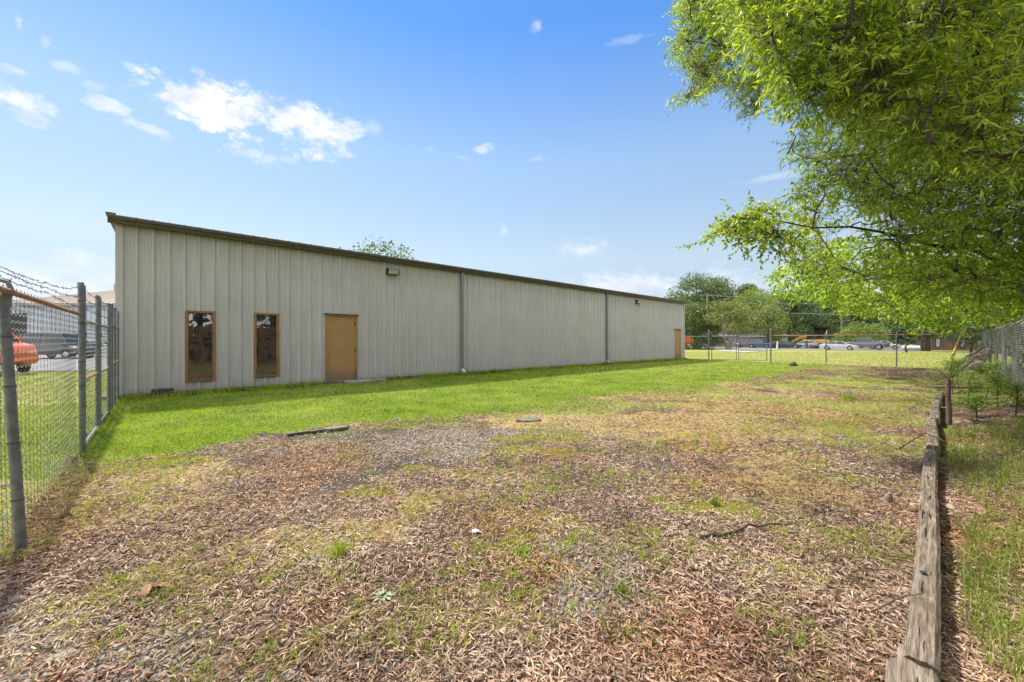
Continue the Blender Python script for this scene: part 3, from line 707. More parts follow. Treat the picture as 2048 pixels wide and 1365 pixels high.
o = mb.build('door_slab', M['concrete'], None, bevel=.01); o.location = p; o.rotation_euler.z = ANG; tag(o, 'small pale concrete pad at the foot of the nearer tan door', 'slab')

# ------------------------------------------------------------------ chain link fences
def link_fabric(P0, P1, z0a, z0b, z1a, z1b, name, parent, mat, r=.0019, pitch=.058, off=0.):
    P0 = np.array(P0, float); P1 = np.array(P1, float); d = P1-P0; Ln = np.linalg.norm(d); d /= Ln; nn = np.array([-d[1], d[0]])
    ns = int(Ln/pitch*1.0); H = max(z1a-z0a, z1b-z0b); nz_ = int(H/(pitch/2))
    k = np.arange(ns)[:,None]; j = np.arange(nz_+1)[None]
    side = ((j % 2)*2-1)
    s = (k+.5)*pitch+side*pitch*.52+rng.normal(0, .0012, (ns, nz_+1)); fr = np.clip(s/Ln, 0, 1)
    zb = z0a+(z0b-z0a)*fr; zt = z1a+(z1b-z1a)*fr
    z = zb+(zt-zb)*(j/nz_)
    bul = .02*np.sin(s*2.1)*np.sin(j/nz_*3.1)
    dep = off+side*.0+((j+k) % 2*2-1)*.0035+bul
    X = P0[0]+d[0]*s+nn[0]*dep; Y = P0[1]+d[1]*s+nn[1]*dep
    V = np.stack([X, Y, z], -1)
    V0 = V[:,:-1].reshape(-1,3); V1 = V[:,1:].reshape(-1,3)
    VV, FF = rib(V0, V1, r, r, 3)
    # twisted barbs along the top selvage
    tp = V[:,-1]; tip = tp+np.array([0,0,.03]); V2, F2 = rib(np.concatenate([tp, tp]), np.concatenate([tip+[*(d*.008),0], tip-[*(d*.008),0]]), r, r*.6, 3)
    VV, FF = cat4([(VV, FF), (V2, F2)])
    return npmesh(name, VV, F4=FF, mat=mat, parent=parent)
def barbed(pts, name, parent, r=.0022, mat=None, barb=.11, bl=.02):
    pts = [np.array(p, float) for p in pts]; P0 = []; P1 = []; bar0 = []; bar1 = []
    for a, b in zip(pts[:-1], pts[1:]):
        n = max(2, int(np.linalg.norm(b-a)/barb)); sag = .02*np.linalg.norm(b-a)/3
        q = [a+(b-a)*t/n+np.array([0,0,-4*sag*(t/n)*(1-t/n)])+rng.normal(0,.004,3) for t in range(n+1)]; q[0] = a; q[-1] = b
        P0 += q[:-1]; P1 += q[1:]
        for c in q[1:-1]:
            for _ in range(2):
                v = rnd_dirs(1)[0]*bl; bar0.append(c-v); bar1.append(c+v)
    V, Fq = rib(np.array(P0), np.array(P1), r, r, 4)
    if bar0: V, Fq = cat4([(V, Fq), rib(np.array(bar0), np.array(bar1), r*.8, r*.5, 3)])
    return npmesh(name, V, F4=Fq, mat=mat or M['dark_wire'], parent=parent)
def post(parent, x, y, h, r=.03, lean=(0,0), z0=None, cap=True, bands=(), mat=None, arm=None, name='post'):
    z0 = gzf(x, y) if z0 is None else z0
    top = Vector((x+lean[0], y+lean[1], h)); b = Vector((x, y, z0-.1))
    mb = MB(); mb.tube([b, b+(top-b)*.5, top], r, 12)
    if cap: 
        mb.tube([top-Vector((0,0,.05)), top+Vector((0,0,.005))], r*1.13, 12); mb.tube([top+Vector((0,0,.005)), top+Vector((0,0,.022)), top+Vector((0,0,.03))], [r*1.1, r*.85, r*.4], 12)
    if arm:
        a = top+Vector(arm); mb.tube([top-Vector((0,0,.06)), top+Vector(arm)*.3, a], [r*.9, r*.7, r*.5], 8)
    o = mb.build(name, mat or M['galv'], parent, smooth=True)
    for bz in bands:
        t = (bz-b.z)/(top.z-b.z); c = b+(top-b)*t
        m2 = MB(); m2.tube([c-Vector((0,0,.006)), c+Vector((0,0,.006))], r*1.14, 12); m2.build('tie_wire', M['galv_wire'], o)
    return o
# left fence, from behind the standpoint to the building's corner
fd = np.array([-.660, .751]); P2 = np.array([-5.664, 5.248])
def lf(t): return P2+fd*t
fl = empty('chain_link_fence', (*P2, 0), 0, 'left chain link fence with rusty top rail and barbed wire, leading to the building', 'fence')
RAIL = 1.83
p1 = lf(-3.06)
post(fl, -3.46, 2.815, RAIL-.02, .029, (-.14,.0), bands=(.35,.75,1.15,1.5), cap=False)
pp = lf(-6.11); post(fl, pp[0], pp[1], RAIL, .036, bands=(.3,1.2), cap=False)
post(fl, P2[0], P2[1], 2.225, .030, (-.02,.0), bands=(.12,.5,.88,1.2,1.83,2.0))
for t_, r_, h_ in ((3.50,.025,2.2),(3.92,.034,2.22),(4.75,.026,2.2),(5.60,.026,2.16)):
    q = lf(t_); post(fl, q[0], q[1], h_, r_, bands=(.4,.8,1.2,1.6))
# loop tops
mb = MB(); c = Vector((-3.605,2.815,RAIL))
mb.tube([c+Vector((.0,0,-.12)), c+Vector((0,0,-.03))], .045, 12)
mb.tube([c+Vector((.03,.0,-.08)), c+Vector((.04,.02,.0)), c+Vector((.015,.02,.06)), c+Vector((-.06,-.03,.09)), c+Vector((-.16,-.1,.12))], [.017,.017,.016,.014,.012], 8)
mb.build('loop_cap', M['galv'], fl, smooth=True)
mb = MB()
nseg = 14; a = np.array([*(lf(-9.5)+np.array([-.751,-.66])*.04), RAIL]); b = np.array([*(lf(-.04)+np.array([-.751,-.66])*.02), RAIL-.01])
mb.tube([tuple(a+(b-a)*i/nseg+np.array([0,0,-.003*math.sin(i*2.2)])) for i in range(nseg+1)], .0215, 12)
mb.build('top_rail', M['rust'], fl, smooth=True)
link_fabric(lf(-9.5), lf(.13), .02, .02, RAIL+.01, RAIL+.01, 'chain_link_mesh', fl, M['galv_wire'], .0018, off=.05)
for zz in (.12, .95, 1.72):
    mb = MB(); mb.tube([(P2[0]-.005, P2[1], zz-.012), (P2[0]-.005, P2[1], zz+.012)], .041, 12); mb.box(P2[0]+.03, P2[0]+.09, P2[1]-.008, P2[1]+.008, zz-.01, zz+.01); mb.build('brace_band', M['galv'], fl)
for k_, (za, zm, zb, off) in enumerate(((1.966,2.0,2.19,.02),(1.936,1.957,2.067,.015),(1.89,1.912,1.935,.01))):
    a = lf(-3.4)+np.array([-.75,-.66])*off; c0 = lf(-9)+np.array([-.75,-.66])*off
    m_ = lf(-2.02)
    wire = [(*c0, za+.02), (*a, za), (*m_, zm), (*lf(-.9), zm*.45+zb*.55-.03), (*(P2+[-.02,0]), zb)]
    for t_ in (1.65, 3.5, 3.92, 4.75, 5.6):
        wire.append((*lf(t_), zb-.02*(t_ < 2)-.01))
    wire2 = []
    for q, r_ in zip(wire[:-1], wire[1:]):
        wire2 += [q]
    wire2.append(wire[-1])
    barbed(wire2, 'barbed_wire', fl, .0027, bl=.018, barb=.125)
mb = MB(); mb.tube([(*lf(3.92), 1.78), (*lf(5.75), 1.76)], .021, 10); mb.build('top_rail', M['galv'], fl, smooth=True)
mb = MB(); mb.tube([(*lf(3.92), 1.0), (*lf(5.75), 1.0)], .021, 10); mb.build('mid_rail', M['halfrust'], fl, smooth=True)
link_fabric(lf(3.92), lf(5.75), .1, .15, 1.8, 1.8, 'chain_link_mesh', fl, M['galv_wire'], off=.03)
# gate leaves in that fence
def gate(P0, P1, z0, z1, name, label, group, mid, mats, off=0., post_h=None):
    P0 = np.array(P0); P1 = np.array(P1)
    g = empty(name, (P0[0], P0[1], 0), 0, label, 'gate', group)
    for P_ in (P0, P1):
        mb = MB(); mb.tube([(*P_, z0), (*P_, post_h or z1)], .024, 10); mb.tube([(*P_, (post_h or z1)), (*P_, (post_h or z1)+.02)], [.027,.015], 10); mb.build('stile', mats[0], g, smooth=True)
    for z, mt, nm in ((z0+.02, mats[1], 'bottom_rail'), (mid, mats[2], 'mid_rail'), (z1-.02, mats[3], 'top_rail')):
        mb = MB(); mb.tube([(*P0, z), (*P1, z)], .021, 10); mb.build(nm, mt, g, smooth=True)
    link_fabric(P0, P1, z0+.02, z0+.02, z1-.02, z1-.02, 'chain_link_mesh', g, M['galv_wire'], off=off)
    for z in (z0+.15, z1-.2):
        mb = MB(); mb.tube([(*P0, z-.03), (*P0, z+.03)], .034, 10); mb.box(P0[0]-.05, P0[0]+.03, P0[1]-.02, P0[1]+.02, z-.015, z+.015); mb.build('hinge', M['galv'], g)
    return g
gate(lf(.10), lf(1.62), .06, 1.76, 'fence_gate', 'near chain link gate leaf with rusty mid rail beside the thick capped post', None, .95, (M['galv'], M['spout_new'], M['rust'], M['halfrust']), .01, 2.2)
gate(lf(1.92), lf(3.42), .07, 1.76, 'fence_gate', 'farther chain link gate leaf nearer the building corner on the left', None, .95, (M['galv'], M['galv'], M['halfrust'], M['halfrust']), .01, 2.2)

# back fence and its double gate
BF0 = np.array([21.42, 22.17]); bdv = np.array([.678,-.735])
def bf(s): return BF0+bdv*s
def bs(px): 
    u = (px-1024)/F; return (u*BF0[1]-BF0[0])/(bdv[0]-u*bdv[1])
fb = empty('chain_link_fence', (*BF0, 0), 0, 'far chain link fence with angled arms between yard and mown field', 'fence')
s_corner, s_g0, s_gm, s_g1 = bs(1967), bs(1421), bs(1475), bs(1536.5)
for px, hh, arm in ((1367,1.83,None),(1652,1.83,1),(1793,1.83,1)):
    q = bf(bs(px)); a = Vector((-bdv[1]*-.0+.16, .14, .28)) if arm else None
    post(fb, q[0], q[1], hh, .03, cap=False, arm=(.17,.12,.30) if arm else None, bands=(.5,1.,1.5))
for s in (s_g0-.12, s_g1+.14): q = bf(s); post(fb, q[0], q[1], 2.25, .045)
q = bf(s_corner); post(fb, q[0], q[1], 2.1, .04)
for (a, b, mt) in ((bs(1367), s_g0-.12, M['galv']), (s_g1+.14, s_corner, M['rust'])):
    mb = MB(); A3 = bf(a); B3 = bf(b); mb.tube([(*A3, RAIL), (*((A3+B3)/2), RAIL-.015), (*B3, RAIL)], .022, 8); mb.build('top_rail', mt, fb, smooth=True)
    link_fabric(A3, B3, .05, .05, RAIL, RAIL, 'chain_link_mesh', fb, M['galv_wire'], .0022)
for k_, zz in enumerate((1.93, 2.02, 2.11)):
    o_ = .05+.05*k_
    barbed([(*(bf(s_g1+.14)), zz), (*(bf(bs(1652))+[.14*(k_+1)/3,.1*(k_+1)/3]), zz), (*(bf(0)+[.14*(k_+1)/3,.1*(k_+1)/3]), zz), (*bf(s_corner), zz)], 'barbed_wire', fb, .0025, bl=.02)
barbed([(*bf(bs(1367)), 1.86), (*bf(s_g0-.12), 1.88)], 'barbed_wire', fb, .0025)
dk = pm('dark_gate_metal', (.13,.16,.18), (.09,.11,.12), 10, .5, .5)
gate(bf(s_g0+.08), bf(s_gm-.07), .12, 1.84, 'field_gate', 'double gate leaf nearer the building in the far fence', None, .93, (dk, dk, dk, M['galv']), 0, 2.1)
gate(bf(s_g1-.08), bf(s_gm+.07), .12, 1.80, 'field_gate', 'double gate leaf at right of the pair in the far fence', None, .80, (dk, dk, dk, M['galv']), 0, 2.1)
# right fence
M['galv_pale'] = pm('pale_galvanised', (.34,.355,.36), (.25,.26,.27), 12, .5, .2)
fr_ = empty('chain_link_fence', (15., 12., 0), 0, 'chain link fence on the right with leaning barbed wire arms under the tree', 'fence')
def rf(Y): return np.array([1.85+1.093*Y, Y])
RZ = 1.87; ys_ = [19.85, 16.93, 14.8, 12.7, 10.45, 8.3, 6.2, 4.1]
q = rf(19.85)
for i, Y in enumerate(ys_[1:]):
    x_, y_ = rf(Y); post(fr_, x_, y_, RZ, .032, cap=False, arm=(.30,-.28,.30) if i in (2,) else (.22,-.2,.24), bands=(.6,1.,1.4), mat=M['galv_pale'])
mb = MB(); mb.tube([(*rf(Y), RZ-.01) for Y in ys_], .022, 8); mb.build('top_rail', M['halfrust'], fr_, smooth=True)
link_fabric(rf(19.85), rf(4.1), .2, .2, RZ, RZ, 'chain_link_mesh', fr_, M['galv_pale'], .0022, off=-.035)
for k_ in range(3):
    barbed([(rf(Y)[0]+.075*(k_+1), rf(Y)[1]-.07*(k_+1), RZ+.08*(k_+1)) for Y in ys_], 'barbed_wire', fr_, .003, mat=M['galv_pale'])

# ------------------------------------------------------------------ timbers along the right
def timber_obj(name, p0, p1, w_, h_, z0, seed, label, group='old timbers laid end to end along the bed', cat='timber'):
    p0 = np.array(p0, float); p1 = np.array(p1, float); Ln = np.linalg.norm(p1-p0); rz = math.atan2(p1[1]-p0[1], p1[0]-p0[0])
    rs = np.random.default_rng(seed); n = max(6, int(Ln/.09)); mb = MB(); sec = 16
    for i in range(n+1):
        x = Ln*i/n; sw = .004*math.sin(x*1.9+seed)
        for j in range(sec):
            a = 2*math.pi*(j+.5)/sec; ca, sa = math.cos(a), math.sin(a)
            k = 1/max(abs(ca), abs(sa)); k = min(k, 1.28)
            yy = ca*k*w_/2*(1+rs.normal(0,.012)); zz = sa*k*h_/2*(1+rs.normal(0,.015))
            xx = x+(rs.normal(0,.015) if i in (0, n) else 0)
            mb.v.append((xx, yy+sw, zz+h_/2+.006*math.sin(x*3+seed)))
    for i in range(n):
        for j in range(sec): mb.f.append((i*sec+j, i*sec+(j+1)%sec, (i+1)*sec+(j+1)%sec, (i+1)*sec+j))
    mb.f.append(tuple(range(sec))); mb.f.append(tuple(n*sec+j for j in range(sec))[::-1])
    o = mb.build(name, M['timber'], smooth=False)
    o.location = (p0[0], p0[1], z0); o.rotation_euler.z = rz
    return tag(o, label, cat, group)
def tg(px, py): x, y = gp(px, py, EYE-.15); return (x, y)
T_ = [(1.50,1.47),(1.68,1.66)]
t0 = timber_obj('landscape_timber', (.58,.56), (1.79,1.76), .125, .125, -.01, 1, 'broad split timber nearest the bottom edge with a dark gap in it')
t1 = timber_obj('landscape_timber', (1.712,1.66), (5.20,4.94), .112, .128, .0, 2, 'longest weathered grey timber with a round bolt hole')
t2 = timber_obj('landscape_timber', (5.31,5.02), (7.19,6.82), .125, .155, .0, 3, 'grey timber just beyond the longest one, crossed by a thin stick')
t3 = timber_obj('landscape_timber', (7.16,6.75), (9.38,8.8), .13, .15, .02, 4, 'timber beside the upright brown stake')
t4 = timber_obj('landscape_timber', (9.56,8.95), (11.4,10.6), .14, .13, .0, 5, 'farthest visible timber of the row, half buried in leaves')
t6 = timber_obj('landscape_timber', (1.48,1.62), (1.9,2.0), .001, .001, -.2, 6, '') if False else None
mb = MB(); mb.lathe([(.016,0),(.016,.002)], 14, Matrix.Translation((.93,.012,.1315))); h_ = mb.build('bolt_hole', M['black'], t1, local=True)
mb = MB(); mb.box(.55,1.02,.018,.032,.128,.134); mb.build('split', M['black'], t0, local=True)
# loose stub of timber beside the first
timber_obj('landscape_timber', (.99,1.02), (1.67,1.72), .085, .105, -.01, 9, 'short rotten timber stub lying left of the nearest timber')
# long board in the bed
def plank(name, p0, p1, w_, th, label, group=None, mat=None, cat='plank'):
    p0 = Vector(p0); p1 = Vector(p1); d = (p1-p0); Ln = d.length; q = d.to_track_quat('X', 'Z')
    mb = MB(); mb.box(0, Ln, -w_/2, w_/2, -th/2, th/2); o = mb.build(name, mat or M['timber'], bevel=.004); o.location = p0; o.rotation_mode = 'XYZ'; o.rotation_euler = q.to_euler()
    return tag(o, label, cat, group)
a = gpt(1893,757); b = gpt(2020,770)
plank('plank', (11.55,10.9,.20), (12.9,9.95,.30), .09, .05, 'long pale board lying across the bed behind the saplings')
# planks leaning on the right fence
pl = [((19.3,17.35,.28),(22.35,18.9,1.12)),((19.0,17.2,.34),(22.1,18.7,1.2)),((18.7,17.0,.28),(21.9,18.5,1.08)),((18.5,16.6,.26),(21.6,18.1,1.15)),((18.2,16.3,.25),(21.2,17.7,1.1)),((17.9,15.7,.24),(20.9,17.4,1.22)),((17.5,15.3,.22),(20.6,17.1,1.1))]
nm_ = ['back edge of the pile','second from the back','third from the back','middle of the pile','third from the front','second from the front','front of the pile, broadest and palest']
for i, (a, b) in enumerate(pl):
    plank('plank', a, b, .14 if i < 6 else .24, .045, 'weathered plank leaning on the right fence, '+nm_[i], 'weathered planks leaning on the right fence')
# stake and leaning poles
g0 = gpt(1898,850); mb = MB()
mb.tube([g0+Vector((0,0,-.1)), g0+Vector((.0,0,.25)), g0+Vector((-.015,.0,.5)), g0+Vector((-.01,0,.80))], [.040,.036,.034,.030], 10)
o = mb.build('wooden_stake', pm('brown_stake', (.19,.12,.085), (.12,.075,.055), 14, .9, 0, .4, sc3=(1,1,.3)), loc=g0, smooth=True); tag(o, 'upright brown sapling stump standing beside the timber row', 'stake')
b = at(1907,15.2,706); t_ = at(1926,15.6,658)
b.z = .2; mb = MB(); mb.tube([at(1903,15.2,716), at(1926,15.8,658)], .032, 10); o = mb.build('leaning_pole', M['yellowpole'], loc=at(1903,15.2,716), smooth=True); tag(o, 'thick yellow pole leaning up out of the saplings', 'pole')
mb = MB(); mb.tube([at(1908,15.3,712), at(1931,16,659)], .014, 8); o = mb.build('leaning_pole', M['pole'], loc=at(1908,15.3,712), smooth=True); tag(o, 'thin brown rod leaning behind the yellow pole', 'pole')

# ------------------------------------------------------------------ scattered ground cover
def sampleZ(n, z0, z1, p=1.5, xf=1.42, xm=.5):
    e = 2-p; u = rng.random(n); Z = (z0**e+u*(z1**e-z0**e))**(1/e)
    X = (rng.random(n)*2-1)*(xf*Z+xm); return X, Z
def on_thing(x, y):        # the timbers and the building's footprint
    t = np.abs(tie_t(x, y)); wdd = wall_d(x, y); s = wall_s(x, y)
    return ((wdd < .02) & (s > -.05) & (s < BL+.1) & (wdd > -16))
def blades(x, y, h, wd, lean=.5, seg=True, bright=None):
    m = len(x); z = gz(x, y)-.004; th = rng.random(m)*2*math.pi; la = rng.random(m)*2*math.pi; lean = np.abs(rng.normal(0, lean, m))
    h = np.broadcast_to(h, (m,)); wd = np.broadcast_to(wd, (m,))
    P = np.stack([x, y, z], 1); S = np.stack([np.cos(th), np.sin(th), np.zeros(m)], 1)*wd[:,None]*.5
    Ld = np.stack([np.cos(la), np.sin(la), np.zeros(m)], 1)
    Up = np.array([0,0,1.])
    mid = P+Up*(h*.55)[:,None]+Ld*(h*lean*.25)[:,None]; tip = P+Up*(h/np.sqrt(1+lean**2*.6))[:,None]+Ld*(h*lean)[:,None]
    V = np.zeros((m,5,3)); V[:,0] = P-S; V[:,1] = P+S; V[:,2] = mid+S*.75; V[:,3] = mid-S*.75; V[:,4] = tip
    b = (np.arange(m)*5)[:,None]
    return V.reshape(-1,3), b+np.array([[0,1,2,3]]), b+np.array([[3,2,4]])
def cat34(parts):
    Vs, Q, T, b = [], [], [], 0
    for V, q, t in parts: Vs.append(V); Q.append(q+b); T.append(t+b); b += len(V)
    return np.concatenate(Vs), np.concatenate(Q), np.concatenate(T)
# lawn
x, y = sampleZ(560000, 4.2, 36, 1.75, 1.45, 1.0); m_ = masks(x, y); cl = fbm(x*1.7, y*1.7, 77)
inside = (m_['bd'] < .6) & (m_['ld'] > -.9) & ((wall_d(x, y) > .30+.1*cl) | (wall_s(x, y) > 6.3)) & ~on_thing(x, y) & (rng.random(len(x)) < m_['lawn']**1.3*(.5+cl))
x, y, cl = x[inside], y[inside], cl[inside]
V, Q, T = blades(x, y, (.028+.05*cl*rng.random(len(x)))*(1+.025*y), .0045*(1+.09*y), .6)
tag(npmesh('lawn_grass', V, F4=Q, F3=T, mat=M['lawnblade']), 'bright green mown lawn along the metal building', 'grass', kind='stuff')
# field beyond
x, y = sampleZ(90000, 18, 70, 1.2, 1.3, 2); m_ = masks(x, y)
k = (m_['bd'] > .2) & (rng.random(len(x)) < .9) & (y < 52); x, y = x[k], y[k]
V, Q, T = blades(x, y, .035+.03*rng.random(len(x)), .012+.0006*y, .6)
tag(npmesh('field_grass', V, F4=Q, F3=T, mat=M['fieldblade']), 'yellowish mown grass of the field beyond the far fence', 'grass', kind='stuff')
# outside the left fence
x = rng.random(60000)*20-26; y = rng.random(60000)*18+1.5
k = (((x-P2[0])*.751+(y-P2[1])*.660) < -.1) & (wall_s(x, y) < -.3); k &= (x/y > -1.75); x, y = x[k], y[k]
V, Q, T = blades(x, y, .04+.05*rng.random(len(x)), .012, .6)
tag(npmesh('verge_grass', V, F4=Q, F3=T, mat=M['fieldblade']), 'rough grass outside the left chain link fence', 'grass', kind='stuff')
# rough tufts over the yard
def tufts(n, z0, z1, p, prob, hmin, hmax, per, spread, wd, mat, name, label, lean=.7):
    x, y = sampleZ(n, z0, z1, p); m_ = masks(x, y); pr = prob(x, y, m_)
    k = (rng.random(n) < pr) & ~on_thing(x, y) & ((m_['t'] > .07) | (m_['t'] < -.06)) & (fence_t(x, y) < 0); x, y = x[k], y[k]
    hh = hmin+(hmax-hmin)*rng.random(len(x))**2
    x = np.repeat(x, per); y = np.repeat(y, per); hh = np.repeat(hh, per)
    r_ = rng.normal(0, spread, len(x)); a_ = rng.random(len(x))*6.283
    x = x+r_*np.cos(a_); y = y+r_*np.sin(a_)
    V, Q, T = blades(x, y, hh*(.5+.6*rng.random(len(x))), wd*(1+.12*y), lean)
    tag(npmesh(name, V, F4=Q, F3=T, mat=mat), label, 'grass', kind='stuff')
tufts(64000, 1.25, 20, 1.55, lambda x, y, m: (.42+.32*sstep(-1.5, 1.5, x))*sstep(.40, .60, fbm(x*1.4, y*1.4, 201))*(1-m['bare'])*(m['t'] < 0)*(m['ld'] < .4)*(1-.6*m['grav']), .025, .095, 11, .03, .0026, M['wildblade'], 'yard_grass', 'thin yellow green grass tufts scattered over the leaf strewn yard')
tufts(26000, 1.3, 20, 1.5, lambda x, y, m: np.maximum(.95*m['straw'], .30*sstep(.5,.7,fbm(x*.9, y*.9, 202)))*(m['t'] < 0)*(m['ld'] < .3), .03, .11, 9, .04, .0022, M['strawblade'], 'dry_grass', 'straw coloured dead grass patches among the leaf litter', .9)
tufts(13000, 1.3, 6.3, 1.3, lambda x, y, m: (m['t'] > .16)*(y < 6.3)*sstep(.25, .5, fbm(x*1.5, y*1.5, 203)+.12*(m['t'] > .6)), .06, .24, 9, .035, .0035, M['bedblade'], 'bed_grass', 'long wispy grass in the bed right of the timbers', .8)
tufts(6000, 5.5, 18, 1.1, lambda x, y, m: (m['t'] > .2)*.5*sstep(.35, .55, fbm(x*1.2, y*1.2, 204)), .05, .22, 8, .05, .005, M['limeleaf'], 'bed_weeds', 'yellow green weeds around the saplings in the bed', .7)
sx0 = rng.random(2600)*30.4+.1; k = (np.abs(sx0-5.26) > .75) & (rng.random(2600) < .25+.75*sstep(.4, .6, vn(sx0*1.3, sx0*0, 9))); sx0 = sx0[k]; yo = .10+.28*rng.random(len(sx0))**1.5+(sx0 < 6.3)*.22
wx_ = A[0]+dB[0]*sx0+nB_[0]*yo; wy_ = A[1]+dB[1]*sx0+nB_[1]*yo; wx_ = np.repeat(wx_, 7)+rng.normal(0,.03,len(sx0)*7); wy_ = np.repeat(wy_, 7)+rng.normal(0,.03,len(sx0)*7); k = wall_d(wx_, wy_) > .05; wx_, wy_ = wx_[k], wy_[k]
V, Q, T = blades(wx_, wy_, .07+.15*rng.random(len(wx_))**2, .007+.0006*wy_, .5)
tag(npmesh('wall_foot_grass', V, F4=Q, F3=T, mat=M['lawnblade']), 'taller uncut grass along the foot of the metal wall', 'grass', kind='stuff')
# moss: low cushions of tiny blades
x, y = sampleZ(160000, 1.4, 14, 1.5); m_ = masks(x, y); k = (rng.random(len(x)) < m_['moss']**2*.9) & (m_['t'] < -.1) & (fbm(x*9, y*9, 300) > .45); x, y = x[k], y[k]
V, Q, T = blades(x, y, .008+.012*rng.random(len(x)), .006*(1+.1*y), .8)
tag(npmesh('moss', V, F4=Q, F3=T, mat=M['moss']), 'olive yellow moss cushions on the stony ground', 'moss', kind='stuff')

# leaf litter: curled dead leaves
def litter(x, y, ln, wd, lift=.02):
    m = len(x); z = gz(x, y)+rng.random(m)*lift
    th = rng.random(m)*6.283; pit = rng.normal(0, .22, m)
    D = np.stack([np.cos(th)*np.cos(pit), np.sin(th)*np.cos(pit), np.sin(pit)], 1)
    rl = rng.normal(0, .7, m); S0 = unit(np.cross(D, [0,0,1.])); U0 = np.cross(S0, D)
    S = S0*np.cos(rl)[:,None]+U0*np.sin(rl)[:,None]; U = np.cross(S, D)
    P = np.stack([x, y, z+.004], 1); ln = ln[:,None]; wd = wd[:,None]
    cv = rng.normal(.0, .12, m)[:,None]; sd = rng.normal(0, .1, m)[:,None]; cup = rng.uniform(.0, .5, m)[:,None]
    def st(t, hw):
        c = P+D*ln*(t-.5)+U*ln*cv*(4*t*(1-t))+S*ln*sd*(4*t*(1-t))
        return c+S*wd*hw+U*wd*hw*cup*1.5, c-S*wd*hw+U*wd*hw*cup*1.5, c
    V = np.zeros((m,8,3)); V[:,0] = st(0,0)[2]; a = st(.3,.48); b = st(.68,.42); V[:,1], V[:,2], V[:,6] = a; V[:,3], V[:,4], V[:,7] = b; V[:,5] = st(1,0)[2]
    bq = (np.arange(m)*8)[:,None]
    Q = np.concatenate([bq+[[1,6,7,3]], bq+[[6,2,4,7]]]); T = np.concatenate([bq+[[0,6,1]], bq+[[0,2,6]], bq+[[3,7,5]], bq+[[7,4,5]]])
    return V.reshape(-1,3), Q, T
x, y = sampleZ(390000, 1.25, 24, 1.62); m_ = masks(x, y); dd = fbm(x*1.1, y*1.1, 401)
pr = (1-sstep(.3, .8, m_['lawn'])*.93)*(1-.72*m_['grav'])*(1-.85*m_['bare'])*(1-.6*m_['moss'])*(1-.45*m_['straw'])*(.62+.9*sstep(.3, .65, dd))
pr = pr*(1+.8*sstep(3.2, 1.6, y)*sstep(-1.0, .8, x))
pr = np.where(m_['ld'] > .5, .012, pr)
k = (rng.random(len(x)) < pr) & ~on_thing(x, y) & (m_['bd'] < 0) & (wall_d(x, y) > .2) & (((m_['t'] > .055) | (m_['t'] < -.04)) | (rng.random(len(x)) < .02))
x, y = x[k], y[k]; m = len(x); sc_ = 1+.035*y
V, Q, T = litter(x, y, (.030+.038*rng.random(m))*sc_, (.0042+.005*rng.random(m))*sc_*(1+.02*y), .016)
tag(npmesh('leaf_litter', V, F4=Q, F3=T, mat=M['litter']), 'curled pinkish brown dead leaves covering the yard', 'leaf litter', kind='stuff')
# stone chips
x, y = sampleZ(230000, 1.25, 12, 1.6); m_ = masks(x, y)
k = (rng.random(len(x)) < np.maximum(m_['grav']**1.3, .10)) & (m_['ld'] < -.1) & (m_['t'] < -.1) & ~on_thing(x, y); x, y = x[k], y[k]; m = len(x)
ang = rng.random((m,1))*6.283+np.array([[0,1.2,2.3,3.3,4.4,5.3]])+rng.normal(0,.15,(m,6)); rad = (.0055+.014*rng.random((m,1))**2.5)*(1+.05*y[:,None])*(.75+.5*rng.random((m,6)))
ca = rng.random((m,1))*3.14; dx = np.cos(ang)*rad; dy = np.sin(ang)*rad*.7
X = x[:,None]+dx*np.cos(ca)-dy*np.sin(ca); Y = y[:,None]+dx*np.sin(ca)+dy*np.cos(ca)
z0 = (gz(x, y))[:,None]; th = (.004+.009*rng.random((m,1))); tl = rng.normal(0,.22,(m,1)); tz = tl*dx
V = np.zeros((m,12,3)); V[:,:6,0] = X; V[:,:6,1] = Y; V[:,:6,2] = z0-.004; V[:,6:,0] = x[:,None]+(X-x[:,None])*.85; V[:,6:,1] = y[:,None]+(Y-y[:,None])*.85; V[:,6:,2] = z0+th+tz
b = (np.arange(m)*12)[:,None]
Q = np.concatenate([b+[[i, (i+1)%6, 6+(i+1)%6, 6+i]] for i in range(6)]+[b+[[6,7,8,9]], b+[[6,9,10,11]]])
tag(npmesh('gravel', V.reshape(-1,3), F4=Q, mat=M['gravel']), 'grey slate chips showing between the dead leaves', 'gravel', kind='stuff')

